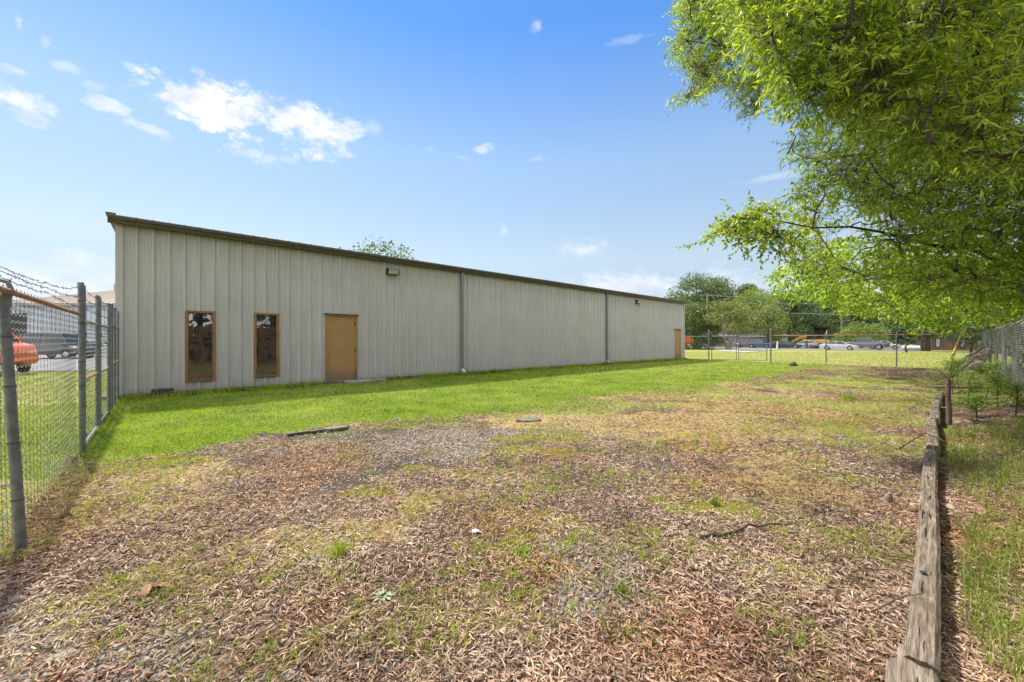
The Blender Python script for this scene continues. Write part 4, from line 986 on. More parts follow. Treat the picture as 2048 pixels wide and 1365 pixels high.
# single small things on the ground
def rock(name, c, s, label, mat, seed=0, group=None, cat='rock'):
    rs = np.random.default_rng(seed); import bmesh
    bm = bmesh.new(); bmesh.ops.create_icosphere(bm, subdivisions=3, radius=1)
    for v in bm.verts:
        n_ = .18*math.sin(v.co.x*3.1+seed)+.15*math.sin(v.co.y*4.3+seed*2)+.12*math.sin(v.co.z*5+seed); v.co *= 1+n_+rs.normal(0,.02)
        v.co.x *= s[0]; v.co.y *= s[1]; v.co.z *= s[2]
    me = bpy.data.meshes.new(name); bm.to_mesh(me); bm.free(); me.materials.append(mat)
    o = bpy.data.objects.new(name, me); col.objects.link(o); o.location = c; return tag(o, label, cat, group)
rock('rock', gpt(1587,733)+Vector((0,0,.09)), (.22,.16,.14), 'dark lump of rock on the mulch by the far fence', M['block'], 2)
def slabstone(name, px, py, w_, d_, h_, rz, label, mat, tilt=(0,0)):
    c = gpt(px, py); mb = MB(); n = 9; rs = np.random.default_rng(int(px))
    ring = [(math.cos(6.283*i/n)*w_/2*(.85+.25*rs.random()), math.sin(6.283*i/n)*d_/2*(.85+.25*rs.random())) for i in range(n)]
    mb.v = [(a, b, -.03) for a, b in ring]+[(a*.97, b*.97, h_) for a, b in ring]; mb.f = [tuple(range(n, 2*n))]+[(i, (i+1)%n, n+(i+1)%n, n+i) for i in range(n)]
    o = mb.build(name, mat, bevel=.008); o.location = c; o.rotation_euler = (tilt[0], tilt[1], rz); return tag(o, label, 'stone')
slabstone('flat_stone', 1058, 842, .55, .34, .04, .3, 'flat squarish stone slab lying at the edge of the lawn', M['stone'], (.03,.02))
slabstone('edging_stone', 672, 863, .42, .22, .07, .5, 'grey broken kerb lump at the lawn edge, right end of the sunken edging', M['stone'])
slabstone('flat_stone', 125, 1318, .13, .09, .018, .3, 'largest flat grey stone in the gravel at the bottom left', M['gravel'])
for (x0, y0, x1, y1, lb) in ((575,874,622,868,'left length of dark sunken edging board at the lawn edge'), (618,869,668,862,'right length of dark sunken edging board at the lawn edge')):
    a = gpt(x0,y0,.015); b = gpt(x1,y1,.02); plank('edging_board', a, b, .06, .07, lb, None, M['slab'], 'edging')
def stick(pts, r, label, name='fallen_stick'):
    P_ = [gpt(a, b, c) for a, b, c in pts]; mb = MB(); k = len(P_); Q_ = []
    for i in range(k-1):
        for t in range(5): Q_.append(P_[i].lerp(P_[i+1], t/5)+Vector(rng.normal(0, r*.5, 3)))
    Q_.append(P_[-1]); mb.tube(Q_, [r*(1-.6*i/len(Q_)) for i in range(len(Q_))], 6)
    return tag(mb.build(name, M['twig'], loc=P_[0]), label, 'stick')
stick([(1398,1080,.02),(1450,1076,.03),(1510,1062,.05),(1585,1056,.03)], .014, 'thick dark fallen branch lying on the leaves in the foreground')
stick([(1345,1118,.02),(1322,1138,.02),(1305,1165,.02)], .006, 'short forked twig just left of the dark fallen branch')
stick([(1800,902,.03),(1850,890,.17),(1895,903,.12),(1925,915,.03)], .009, 'thin stick lying across the timber row')
stick([(1745,1235,.03),(1800,1233,.10),(1850,1245,.16)], .005, 'pale twig reaching onto the long timber')
stick([(1940,845,.05),(1990,852,.06),(2046,862,.05)], .02, 'dark branch on the leaf litter at the right edge')
stick([(40,1260,.02),(60,1235,.02),(52,1215,.02)], .005, 'small bent twig in the gravel at the bottom left')
# one large oak leaf, a pale scrap and a cone-like chunk of wood
def bigleaf(px, py, s, label, mat, lobes=5):
    c = gpt(px, py, .015); mb = MB(); ring = []
    for i in range(22):
        t = 6.283*i/22; r_ = s*(.6+.4*abs(math.cos(t*lobes/2)))*(1.25 if math.cos(t) > 0 else .9); ring.append((r_*math.cos(t), .6*r_*math.sin(t), .25*s*abs(math.sin(t))+.1*s*math.sin(3*t)))
    mb.v = [(0,0,0)]+ring; mb.f = [(0, i+1, (i+1)%22+1) for i in range(22)]
    o = mb.build('fallen_leaf', mat, smooth=True); o.location = c; o.rotation_euler.z = px; return tag(o, label, 'leaf')
brownleaf = pm('brown_leaf', (.24,.12,.055), (.16,.08,.04), 20, .7)
bigleaf(297,1188,.07,'large curled brown lobed leaf near the bright green tuft at left',brownleaf)
bigleaf(795,1008,.035,'small rusty orange leaf right of centre moss', pm('orange_leaf', (.35,.10,.03), None, 20, .7))
bigleaf(952,1068,.045,'pale white scrap lying on the gravel', M['white'], 2)
bigleaf(817,1093,.028,'small cream scrap left of the white one', pm('cream_scrap', (.6,.52,.42), None, 20, .7), 2)
mb = MB(); mb.tube([(0,0,.0),(0,0,.03),(.01,0,.07),(.015,0,.10)], [.02,.03,.027,.01], 8); o = mb.build('wood_chunk', M['pole']); o.location = gpt(1777,1006); o.rotation_euler = (.2,-.3,0); tag(o, 'pale chunk of wood standing in the grass left of the timbers', 'wood chunk')
def tuft(px, py, n, h, wd, spread, mat, label, lean=.6, name='grass_tuft', cat='weed'):
    c = gpt(px, py); r_ = np.abs(rng.normal(0, spread, n)); a_ = rng.random(n)*6.283
    V, Q, T = blades(c.x+r_*np.cos(a_), c.y+r_*np.sin(a_), h*(.5+.6*rng.random(n)), wd, lean)
    return tag(npmesh(name, V, F4=Q, F3=T, mat=mat, loc=tuple(c)), label, cat)
bright = leafmat('fresh_weed_leaf', [(0,(.14,.22,.02)),(.5,(.24,.32,.03)),(1,(.36,.40,.06))], .35, .5)
tuft(235,1165,90,.055,.007,.035,bright,'small bright yellow green tuft at lower left', 1.2)
tuft(228,1275,30,.04,.006,.025,bright,'tiny green seedling in the gravel at lower left', 1.2)
tuft(1045,1105,150,.045,.012,.032,bright,'leafy bright green weed beside the moss patch', 1.2)
tuft(1245,1190,110,.10,.003,.035,M['limeleaf'],'fine spiky pale grass tuft on the gravel edge right of centre', .6)
tuft(680,1110,220,.12,.005,.055,M['wildblade'],'tall olive grass clump left of centre', .5)
tuft(1430,1012,90,.07,.007,.028,M['limeleaf'],'yellow green tuft among the leaves right of centre', .7)
tuft(1700,800,160,.16,.014,.09,bright,'low leafy green weed patch near the timbers', .9)
# rosette
c = gpt(765,1198); n = 11; P_ = np.tile(np.array([[c.x,c.y,c.z+.01]]), (n,1)); th = np.arange(n)*2.4
D = unit(np.stack([np.cos(th), np.sin(th), .25+.1*np.cos(th*3)], 1)); V, Q = leaf_arrays(P_, D, np.tile([[0,0,1.]], (n,1)), .08, .018, .2, .2)
o = npmesh('rosette_weed', V, F4=Q, mat=leafmat('grey_green_leaf', [(0,(.16,.24,.12)),(1,(.30,.38,.24))], .1, .6), loc=tuple(c)); tag(o, 'flat grey green rosette weed with narrow leaves', 'weed')

# ------------------------------------------------------------------ trees
def inpoly(px, py, poly):
    c = np.zeros(len(px), bool); n = len(poly)
    for i in range(n):
        x0, y0 = poly[i]; x1, y1 = poly[(i+1)%n]
        k = ((y0 > py) != (y1 > py)) & (px < (x1-x0)*(py-y0)/(y1-y0+1e-12)+x0); c ^= k
    return c
def near_tree(name, label, base, tr, regions, leafm, leaf_l, leaf_w, per, nlimb, nhub, seed, barkm, droop=.35, tw=.28, fork=None, extra=None):
    """a tree whose crown is a set of volumes; limbs reach hubs, hubs carry twigs, twigs carry leaves"""
    global rng
    rs = np.random.default_rng(seed); old = rng; rng = rs
    C = []; LS = []
    for (poly, Z0, Z1, n, ls) in regions:
        pa = np.array(poly); got = 0
        while got < n:
            px = rs.uniform(pa[:,0].min(), pa[:,0].max(), 4*n); py = rs.uniform(pa[:,1].min(), pa[:,1].max(), 4*n)
            k = inpoly(px, py, poly); px, py = px[k], py[k]; Z = Z0+(Z1-Z0)*rs.random(len(px))
            X = (px-1024)/F*Z; z = EYE+(682.5-py)/F*Z
            dn = .5*fbm(X*1.3+Z*.6, z*1.9+X*.7-Z*.3, seed)+.5*fbm(X*.8-Z*.8, z*.9, seed+3); k = rs.random(len(X)) < sstep(.44, .56, dn)+.02
            P_ = np.stack([X, Z, z], 1)[k][:n-got]; C.append(P_); LS.append(np.full(len(P_), ls)); got += len(P_)
    C = np.concatenate(C); LS = np.concatenate(LS)
    root = empty(name, base, 0, label, 'tree')
    B = np.array(base, float); top = B+np.array([fork[0] if fork else 0, fork[1] if fork else 0, fork[2] if fork else 5])
    # limb ends: spread by farthest-point choice
    ends = [C[rs.integers(len(C))]]
    dmin = np.linalg.norm(C-ends[0], axis=1)
    for _ in range(nlimb-1):
        k = int(np.argmax(dmin*(.7+.3*rs.random(len(C))))); ends.append(C[k]); dmin = np.minimum(dmin, np.linalg.norm(C-C[k], axis=1))
    mb = MB(); tt = B+(top-B)
    mb.tube([B-[0,0,.2], B+(top-B)*.12+[.02,0,0], B+(top-B)*.5+[.06,.03,0], top, top+(top-B)*.35], [tr*1.4, tr*1.05, tr*.9, tr*.7, tr*.35], 14)
    mb.build('trunk', barkm, root, smooth=True)
    nodes = []; mb = MB()
    for e in ends:
        s0 = B+(top-B)*rs.uniform(.55, 1.25); e = e+(e-s0)*.0
        m1 = s0+(e-s0)*.35+np.array([0,0,.35])*np.linalg.norm(e-s0)*.25; m2 = s0+(e-s0)*.7+np.array([0,0,.2])*np.linalg.norm(e-s0)*.2
        pts = []
        for t in np.linspace(0, 1, 14):
            p_ = (1-t)**3*s0+3*(1-t)**2*t*m1+3*(1-t)*t*t*m2+t**3*e; p_ = p_+rs.normal(0,.03,3)*(t > 0)*(t < 1); pts.append(p_)
        mb.tube(pts, [tr*.26*(1-t)**1.4+.007 for t in np.linspace(0,1,14)], 7); nodes += pts[3:]
    NP = np.array(nodes)
    hub = C[rs.choice(len(C), nhub, replace=False)]
    hub = hub[np.argsort(hub[:,0]*0+np.array([np.min(np.linalg.norm(NP-h, axis=1)) for h in hub]))]
    HP = []; allp = NP
    for h in hub:
        k = int(np.argmin(np.linalg.norm(allp-h, axis=1)+.0)); a = allp[k]; d = h-a; ln = np.linalg.norm(d)
        pts = [a+d*t+np.array([0,0,.18*ln*math.sin(math.pi*t)])+rs.normal(0,.03*ln+.01,3)*(0 < t < 1) for t in np.linspace(0,1,6)]
        mb.tube(pts, [.011*(1-t)+.004 for t in np.linspace(0,1,6)], 5); HP += pts[2:]
        allp = np.concatenate([allp, np.array(pts[3:])])
    mb.build('limbs', barkm, root, smooth=True)
    # twigs
    HP = allp; own = np.empty(len(C), int)
    for i in range(0, len(C), 500): own[i:i+500] = np.argmin(np.linalg.norm(C[i:i+500,None]-HP[None], axis=2), axis=1)
    a = HP[own]; d = C-a; ln = np.linalg.norm(d, axis=1, keepdims=True)
    td = unit((unit(d)*.8+rs.normal(0,.6,(len(C),3)))*np.array([1,1,.7])+np.array([0,0,-droop*.6])); L_ = tw*(.6+.8*rs.random((len(C),1)))
    tip = C+td*L_
    kk = ln[:,0] < .75
    Vt, Ft = cat4([rib(a[kk], C[kk], .003, .002), rib(C-td*.12, tip, .002, .001)])
    tg_ = npmesh('twigs', Vt, F4=Ft, mat=M['twig'], parent=root)
    # leaves
    n = len(C)*per; idx = np.repeat(np.arange(len(C)), per); t = np.tile((np.arange(per)+.5)/per, len(C))+rs.normal(0,.04,n)
    P_ = C[idx]+td[idx]*L_[idx]*t[:,None]
    D = unit(td[idx]*.6+rs.normal(0,.55,(n,3))*np.array([1,1,.7])+np.array([0,0,-droop])); Nn = unit(rs.normal(0,.75,(n,3))+np.array([0,-.25,.8]))
    sz = LS[idx]*(.7+.5*rs.random(n))
    V, Q = leaf_arrays(P_, D, Nn, leaf_l*sz, leaf_w*sz, .22, .15)
    npmesh('crown', V, F4=Q, mat=leafm, parent=root)
    rng = old
    return root
polyA = [(1352,-60),(1356,0),(1362,50),(1345,85),(1342,105),(1375,125),(1390,160),(1355,190),(1352,205),(1400,192),(1440,165),(1468,150),(1490,190),(1500,235),(1515,200),(1545,185),(1570,225),(1600,262),(1575,290),(1562,318),(1600,340),(1620,380),(1700,400),(1850,450),(2100,520),(2300,400),(2300,-160),(1500,-160)]
polyA2 = [(1352,-60),(1356,0),(1362,50),(1342,105),(1375,125),(1390,160),(1352,205),(1400,192),(1440,165),(1500,235),(1560,180),(1560,-60)]
polyB = [(1440,-90),(1470,60),(1530,140),(1600,230),(1700,230),(1800,270),(1900,320),(2100,370),(2300,350),(2300,-90)]
near_tree('willow_oak', 'large willow oak at right with narrow drooping bright green leaves overhanging the yard', (10.6,6.2,.2), .34,
    [(polyA, 6.0, 9.5, 7600, 1.0), (polyA2, 6.5, 8.5, 1100, .8), (polyB, 2.9, 5.2, 3000, 1.0)], M['oakleaf'],   .088, .018, 14, 14, 520, 31, M['bark'], .22, .24, fork=(-.6,.2,4.5))
polyC = [(1640,330),(1575,400),(1600,470),(1565,520),(1600,560),(1650,585),(1700,610),(1720,640),(1850,655),(2000,650),(2300,700),(2300,300),(2000,250),(1800,260),(1700,270)]
polyC2 = [(1590,480),(1565,520),(1600,560),(1650,585),(1700,610),(1690,590),(1715,632),(1750,600),(1800,640),(1850,652),(1890,610),(1950,640),(2000,650),(2060,620),(2300,700),(2300,460)]
polyC = [(1640,330),(1575,400),(1600,470),(1580,520),(1640,560),(1700,560),(1800,590),(2000,600),(2300,620),(2300,300),(2000,250),(1800,260),(1700,270)]
polyS = [(1395,492),(1410,470),(1450,440),(1500,425),(1540,398),(1600,400),(1680,390),(1680,470),(1600,480),(1560,505),(1500,470),(1480,500),(1455,468)]
near_tree('elm_tree', 'broad leaved tree at right whose low branch reaches left toward the building', (14.2,9.6,.2), .3,
    [(polyC, 5.6, 9.5, 3300, 1.05), (polyC2, 10, 16, 2000, 1.6), (polyS, 5.4, 6.1, 230, 1.0)], M['elmleaf'], .068, .034, 12, 12, 420, 32, M['bark'], .3, .28, fork=(-.5,.1,3.2))
polyD = [(1530,552),(1580,535),(1640,500),(1700,500),(2300,560),(2300,720),(2040,650),(1990,648),(1950,662),(1900,660),(1850,648),(1830,665),(1790,640),(1740,628),(1700,632),(1660,600),(1610,598),(1570,590)]
near_tree('shade_tree', 'dense tree beyond the right fence whose low branches hang over the far fence', (31.,20.5,.1), .3,
    [(polyD, 15, 23, 3400, 2.1)], M['elmleaf'], .075, .038, 11, 10, 240, 33, M['bark'], .3, .4, fork=(-.4,.2,3.0))

def far_tree(name, label, px, Z, H, Rc, leafm, seed, nl=5200, ls=.32, z_low=.18, shape='round', group=None, trunks=1, flat=1., base=None, cat='tree', tr=None):
    rs = np.random.default_rng(seed); b = at(px, Z) if base is None else Vector(base)
    root = empty(name, b, 0, label, cat, group)
    mb = MB(); tr = tr or H*.018+.05; cz = H*(z_low+(1-z_low)*.5)
    ncl = 40 if shape != 'low' else 16; cen = []
    for i in range(ncl):
        t = rs.random(); z = H*(z_low+(1-z_low)*t*.93)
        if shape == 'cone': r_ = Rc*(1.02-t)*.9
        elif shape == 'low': r_ = Rc*math.sqrt(max(.05, 1-t*t))*.85
        else: r_ = Rc*math.sqrt(max(.06, 1-(2*t-.85)**2/1.35))*.8
        a = rs.random()*6.283; q = r_*math.sqrt(rs.random()) if i % 3 else r_
        cen.append((b.x+q*math.cos(a), b.y+q*math.sin(a)*flat, z, (Rc*.30 if shape != 'cone' else Rc*.26)*(.7+.6*rs.random())))
    for k in range(trunks):
        dx = 0 if trunks == 1 else (k-(trunks-1)/2)*H*.06
        tp = Vector((b.x+dx*3.2, b.y, H*(.82 if trunks == 1 else .6)))
        mb.tube([b+Vector((dx*.3,0,-.2)), b.lerp(tp,.35)+Vector((dx*.2,0,0)), b.lerp(tp,.7), tp], [tr*1.3, tr, tr*.6, tr*.2], 8)
    for c in cen[::2]: mb.tube([(b.x, b.y, min(c[2]*.75, H*.6)), ((b.x+c[0])/2, (b.y+c[1])/2, c[2]*.9), c[:3]], [tr*.45, tr*.25, tr*.08], 5)
    mb.build('trunk', M['bark_pale'] if trunks > 1 else M['bark'], root, smooth=True)
    cen = np.array(cen); wgt = cen[:,3]**2; k = rs.choice(len(cen), nl, p=wgt/wgt.sum())
    d = unit(rs.normal(size=(nl,3))); rr = cen[k,3]*(.55+.5*rs.random(nl)**.6)
    P_ = cen[k,:3]+d*rr[:,None]*np.array([1.15,1.15*flat if flat < 1 else 1.15,.8]); P_[:,2] = np.maximum(P_[:,2], .15)
    D = unit(rs.normal(size=(nl,3))+d*.6+[0,0,-.2]); Nn = unit(d+rs.normal(0,.5,(nl,3))+[0,0,.5])
    sz = ls*(.6+.8*rs.random(nl)); V, Q = leaf_arrays(P_, D, Nn, sz, sz*.6, .15, .1)
    npmesh('crown', V, F4=Q, mat=leafm, parent=root)
    return root
# trees one can tell apart beyond the building
far_tree('oak_tree', 'tree whose crown just tops the roof of the metal building', 765, 44, 11.6, 6.4, M['farleaf'], 1, 6000, .3)
far_tree('tall_tree', 'tall dark rounded tree rising at the far corner of the building', 1393, 104, 18.6, 7.6, M['farleaf'], 2, 15000, .42)
far_tree('tall_tree', 'tall pointed tree immediately right of the utility pole', 1438, 106, 18.4, 7.0, M['farleaf'], 3, 14000, .42)
far_tree('tall_tree', 'tall narrow tree with sparse top behind the reddish one', 1496, 104, 16.2, 5.6, M['farleaf'], 4, 10000, .38, shape='cone')
far_tree('magnolia_tree', 'dense evergreen tree against the far end of the building', 1388, 70, 8.2, 3.6, M['magleaf'], 5, 9000, .26, .02)
far_tree('evergreen_shrub', 'dark rounded evergreen shrub between the evergreen tree and the gate', 1418, 68, 4.6, 2.4, M['magleaf'], 6, 5000, .2, .02, 'low', cat='shrub')
far_tree('crape_myrtle', 'spreading multi stemmed tree with reddish tinged leaves beyond the gate', 1457, 66, 8.0, 3.6, M['crapeleaf'], 7, 7500, .22, .36, trunks=3)
far_tree('bright_tree', 'light green tree behind the parked blue car', 1512, 92, 13.4, 6.2, M['limeleaf'], 8, 11000, .32, .25)
far_tree('green_tree', 'mid green tree with pinkish blossom tint over the blue car', 1535, 84, 8.6, 3.8, M['crapeleaf'], 9, 6000, .26, .3)
far_tree('leafy_tree', 'dark green tree rising between the light green tree and the pine', 1562, 106, 15.0, 6.4, M['farleaf'], 21, 12000, .42, .05)
far_tree('leafy_tree', 'broad green tree behind the silver sedan under the overhead wires', 1640, 112, 14.5, 7.0, M['farleaf'], 22, 12000, .45, .05)
far_tree('pine_tree', 'dark pine left of the yellow digging machine', 1590, 108, 15, 5.6, M['darkleaf'], 10, 9000, .42, shape='round')
far_tree('round_bush', 'small bright green bush over the black sedan', 1553, 86, 2.9, 1.9, M['limeleaf'], 11, 2500, .2, .02, 'low', cat='shrub')
far_tree('yellow_bush', 'lower yellow green bush behind the silver sedan', 1690, 78, 3.6, 2.6, M['limeleaf'], 12, 3500, .22, .02, 'low', cat='shrub')
far_tree('yellow_bush', 'taller yellow green bush above the pickup cab', 1716, 80, 5.0, 2.8, M['limeleaf'], 13, 3500, .24, .04, cat='shrub')
far_tree('yellow_bush', 'yellow green bush right of the pickup', 1752, 80, 4.7, 2.6, M['limeleaf'], 14, 3500, .24, .04, cat='shrub')
far_tree('yard_tree', 'dark trunked tree standing in front of the brown boarded building', 1851, 58, 9.5, 4.8, M['farleaf'], 15, 8000, .26, .26, tr=.42)
far_tree('vine_bush', 'dark green bush against the right part of the brown building', 1942, 50, 3.4, 2.0, M['darkleaf'], 16, 4500, .16, .3, cat='shrub')

# woodland massed behind everything, and the belt along the right that the windows mirror
def woodland(name, spots, leafm, label, seed, ls, per):
    rs = np.random.default_rng(seed); Ps = []; Ds = []; tb0 = []; tb1 = []
    for (X, Y, H, Rc) in spots:
        nl = per; t = rs.random(nl); cz = 9; ph = rs.random(5)*6.28
        a = rs.random(nl)*6.283; prof_ = np.sqrt(np.clip(1-(t*1.05-.25)**2/.66, .02, 1)); lump = 1+.22*np.sin(a*3+ph[0]+t*9)+.16*np.sin(a*5+ph[1]-t*14)+.12*np.sin(t*25+ph[2])
        r_ = Rc*prof_*lump*(.72+.33*rs.random(nl)); P_ = np.stack([X+r_*np.cos(a), Y+r_*np.sin(a), H*(.04+.96*t)], 1)
        Ps.append(P_); Ds.append(np.stack([np.cos(a), np.sin(a), .5+0*a], 1)); tb0.append((X,Y,-.2)); tb1.append((X+.3,Y,H*.85))
    P_ = np.concatenate(Ps); O = np.concatenate(Ds); n = len(P_)
    D = unit(rs.normal(size=(n,3))+O*.5); Nn = unit(O+rs.normal(0,.5,(n,3))); sz = ls*(.6+.8*rs.random(n))
    V, Q = leaf_arrays(P_, D, Nn, sz, sz*.62, .15, .1)
    V2, Q2 = rib(np.array(tb0), np.array(tb1), .28, .06, 7)
    V, Q = cat4([(V, Q), (V2, Q2)])
    tag(npmesh(name, V, F4=Q, mat=leafm), label, 'woodland', kind='stuff')
sp = []
rs = np.random.default_rng(5)
for row, (Z, n) in enumerate(((118,15),(128,15),(138,15))):
    for i in range(n):
        px = 1380+i*62+row*21+rs.uniform(-14,14); H = (682.5-(588-16*math.sin(i*1.7+row)-9*rs.random()))/F*Z+1.5
        sp.append(((px-1024)/F*Z, Z+rs.uniform(-3,3), H*(1.0 if px > 1560 else .86), 6.2+rs.random()*2))
woodland('woodland', sp, M['darkleaf'], 'dark wooded treeline closing the view beyond the parked cars', 6, .75, 3200)
sp = []
for i in range(27):
    Y = -24+i*(2.3 if i < 18 else 0)+(0 if i < 18 else 17*2.3+(i-17)*4.0-i*0); X = 1.85+1.093*Y+8.5+rs.uniform(-1.5,1.5)+(.0 if Y < 25 else 3); sp.append((X, Y, (23 if Y < 2 else 8)+3.5*rs.random(), 3.4+rs.random()))
woodland('hedgerow', sp, M['darkleaf'], 'dark belt of trees behind the fence on the right', 8, .40, 3600)
sp = [(-75+i*9+rs.uniform(-2,2), 95+rs.uniform(-5,5), 7+4*rs.random(), 5.5) for i in range(6)]

# ------------------------------------------------------------------ buildings beyond
def quadwall(mb, P0, P1, z0, z1): mb.add([(P0[0],P0[1],z0),(P1[0],P1[1],z0),(P1[0],P1[1],z1),(P0[0],P0[1],z1)], [(0,1,2,3)])
# brown boarded building
bb0 = np.array([66., 65.]); bang = math.atan2(-.738, .675)
br = empty('boarded_building', (*bb0, 0), bang, 'low brown building with vertical boards and narrow windows past the field', 'building')
mb = MB(); W_ = 13.
mb.v = [(0,0,0),(W_,0,0),(W_,0,2.7),(2.2,0,2.85),(0,0,2.15),(0,8,0),(W_,8,0),(W_,8,2.7),(2.2,8,2.85),(0,8,2.15)]
mb.f = [(0,1,2,3,4),(6,5,9,8,7),(5,0,4,9),(1,6,7,2)]; mb.build('wall', M['brownboards'], br, local=True)
mb = MB(); mb.add([(-.3,-.35,2.12),(2.2,-.35,2.9),(W_+.3,-.35,2.75),(W_+.3,8.3,2.75),(2.2,8.3,2.9),(-.3,8.3,2.12),(-.3,-.35,2.27),(2.2,-.35,3.05),(W_+.3,-.35,2.9),(W_+.3,8.3,2.9),(2.2,8.3,3.05),(-.3,8.3,2.27)],
   [(6,7,10,11),(7,8,9,10),(0,1,7,6),(1,2,8,7),(5,11,10,4),(0,6,11,5),(0,5,4,1),(1,4,3,2),(2,3,9,8),(3,4,10,9)]); mb.build('roof', M['brownroof'], br, local=True)
def row_s(px, P0, dv):
    u = (px-1024)/F; return (u*P0[1]-P0[0])/(dv[0]-u*dv[1])
for px in (1876, 1925.5):
    s = row_s(px, bb0, np.array([.675,-.738])); mb = MB(); hw = .30
    mb.box(s-hw, s+hw, -.06, .04, .45, 1.95); wf = mb.build('window', M['bronze'], br, local=True)
    mb = MB(); mb.add([(s-hw+.1,-.065,.58),(s+hw-.1,-.065,.58),(s+hw-.1,-.065,1.82),(s-hw+.1,-.065,1.82)], [(0,1,2,3)]); mb.build('pane', M['curtain'], wf, local=True)
s = row_s(1838, bb0, np.array([.675,-.738]))
mb = MB(); mb.box(s-.12, s+.12, -.22, -.01, 1.75, 2.05); mb.build('wall_light', M['bronze'], br, local=True)
# brown board fence behind the right chain link
def rw(Y): return np.array([1.85+1.093*Y+4.2, Y])
bf_ = empty('board_fence', (*rw(50), 0), math.atan2(-1, -1.093), 'brown board fence running behind the right chain link fence', 'fence')
Lf = float(np.linalg.norm(rw(50)-rw(-6)))
mb = MB(); k = 0
while k*.305 < Lf:
    mb.box(k*.305+.004, k*.305+.298, -.012, .012, 0.05, 2.35+.015*math.sin(k*2.3)); k += 1
mb.build('boards', M['brownboards'], bf_, local=True)
for k in range(int(Lf/2.44)+1):
    mb = MB(); mb.box(k*2.44-.05, k*2.44+.05, -.12, -.02, 0, 2.3); mb.build('post', M['bark'], bf_, local=True)

# pale house low behind the reddish tree
hp = at(1398, 98); hs = empty('pale_house', hp, R(-42), 'low pale pinkish house with shallow roof behind the reddish tree', 'house')
mb = MB(); mb.box(0, 17, 0, 9, 0, 2.6); mb.build('wall', M['pinkwall'], hs, local=True)
mb = MB(); mb.add([(-.6,-.6,2.6),(17.6,-.6,2.6),(17.6,9.6,2.6),(-.6,9.6,2.6),(2.5,4.5,4.3),(14.5,4.5,4.3)], [(0,1,5,4),(1,2,5),(2,3,4,5),(3,0,4),(0,3,2,1)]); mb.build('roof', pm('pale_roof', (.20,.175,.17), None, 2, .8), hs, local=True)
mb = MB(); mb.box(5, 6.4, -.05, .02, 1, 2.1); mb.build('window', M['carglass'], hs, local=True)
# warehouse out left
wp = at(-60, 45); wh = empty('warehouse', (-58, 45, 0), 0, 'large pale metal warehouse with tan roof and open dark bay beyond the left fence', 'building')
mb = MB(); panel = [(0,0),(34,0)]
for i in range(70): mb.box(i*.5+.01, i*.5+.42, -.02, .02, 0, 5.5)
mb.box(0, 35, .03, .1, 0, 5.52); mb.box(34.9, 35, .1, 20, 0, 5.52); mb.build('wall', M['siding'], wh, local=True)
mb = MB(); mb.add([(-.5,-.5,5.5),(35.5,-.5,5.5),(35.5,15,9.0),(-.5,15,9.0),(-.5,-.5,5.75),(35.5,-.5,5.75),(35.5,15,9.25),(-.5,15,9.25)], [(0,1,5,4),(4,5,6,7),(1,2,6,5),(0,3,2,1)])
for i in range(45): mb.box(i*.8, i*.8+.06, 0, 15.8, .0, .05, Matrix.Translation((0,-.4,5.77)) @ Matrix.Rotation(math.atan2(3.5,15.5), 4, 'X'))
mb.build('roof', M['tanroof'], wh, local=True)
mb = MB(); mb.box(-.5, 9, 13.5, 17, 8.0, 9.9); mb.box(2.0, 5.5, 13.3, 16.8, 9.9, 10.6); mb.build('roof_monitor', M['tanroof'], wh, local=True)
mb = MB(); mb.box(-2, 3.2, -.06, -.03, 0, 4.6); mb.build('bay_shade_panel', M['darkbay'], wh, local=True)  # dark panel painted as the shade inside the open bay

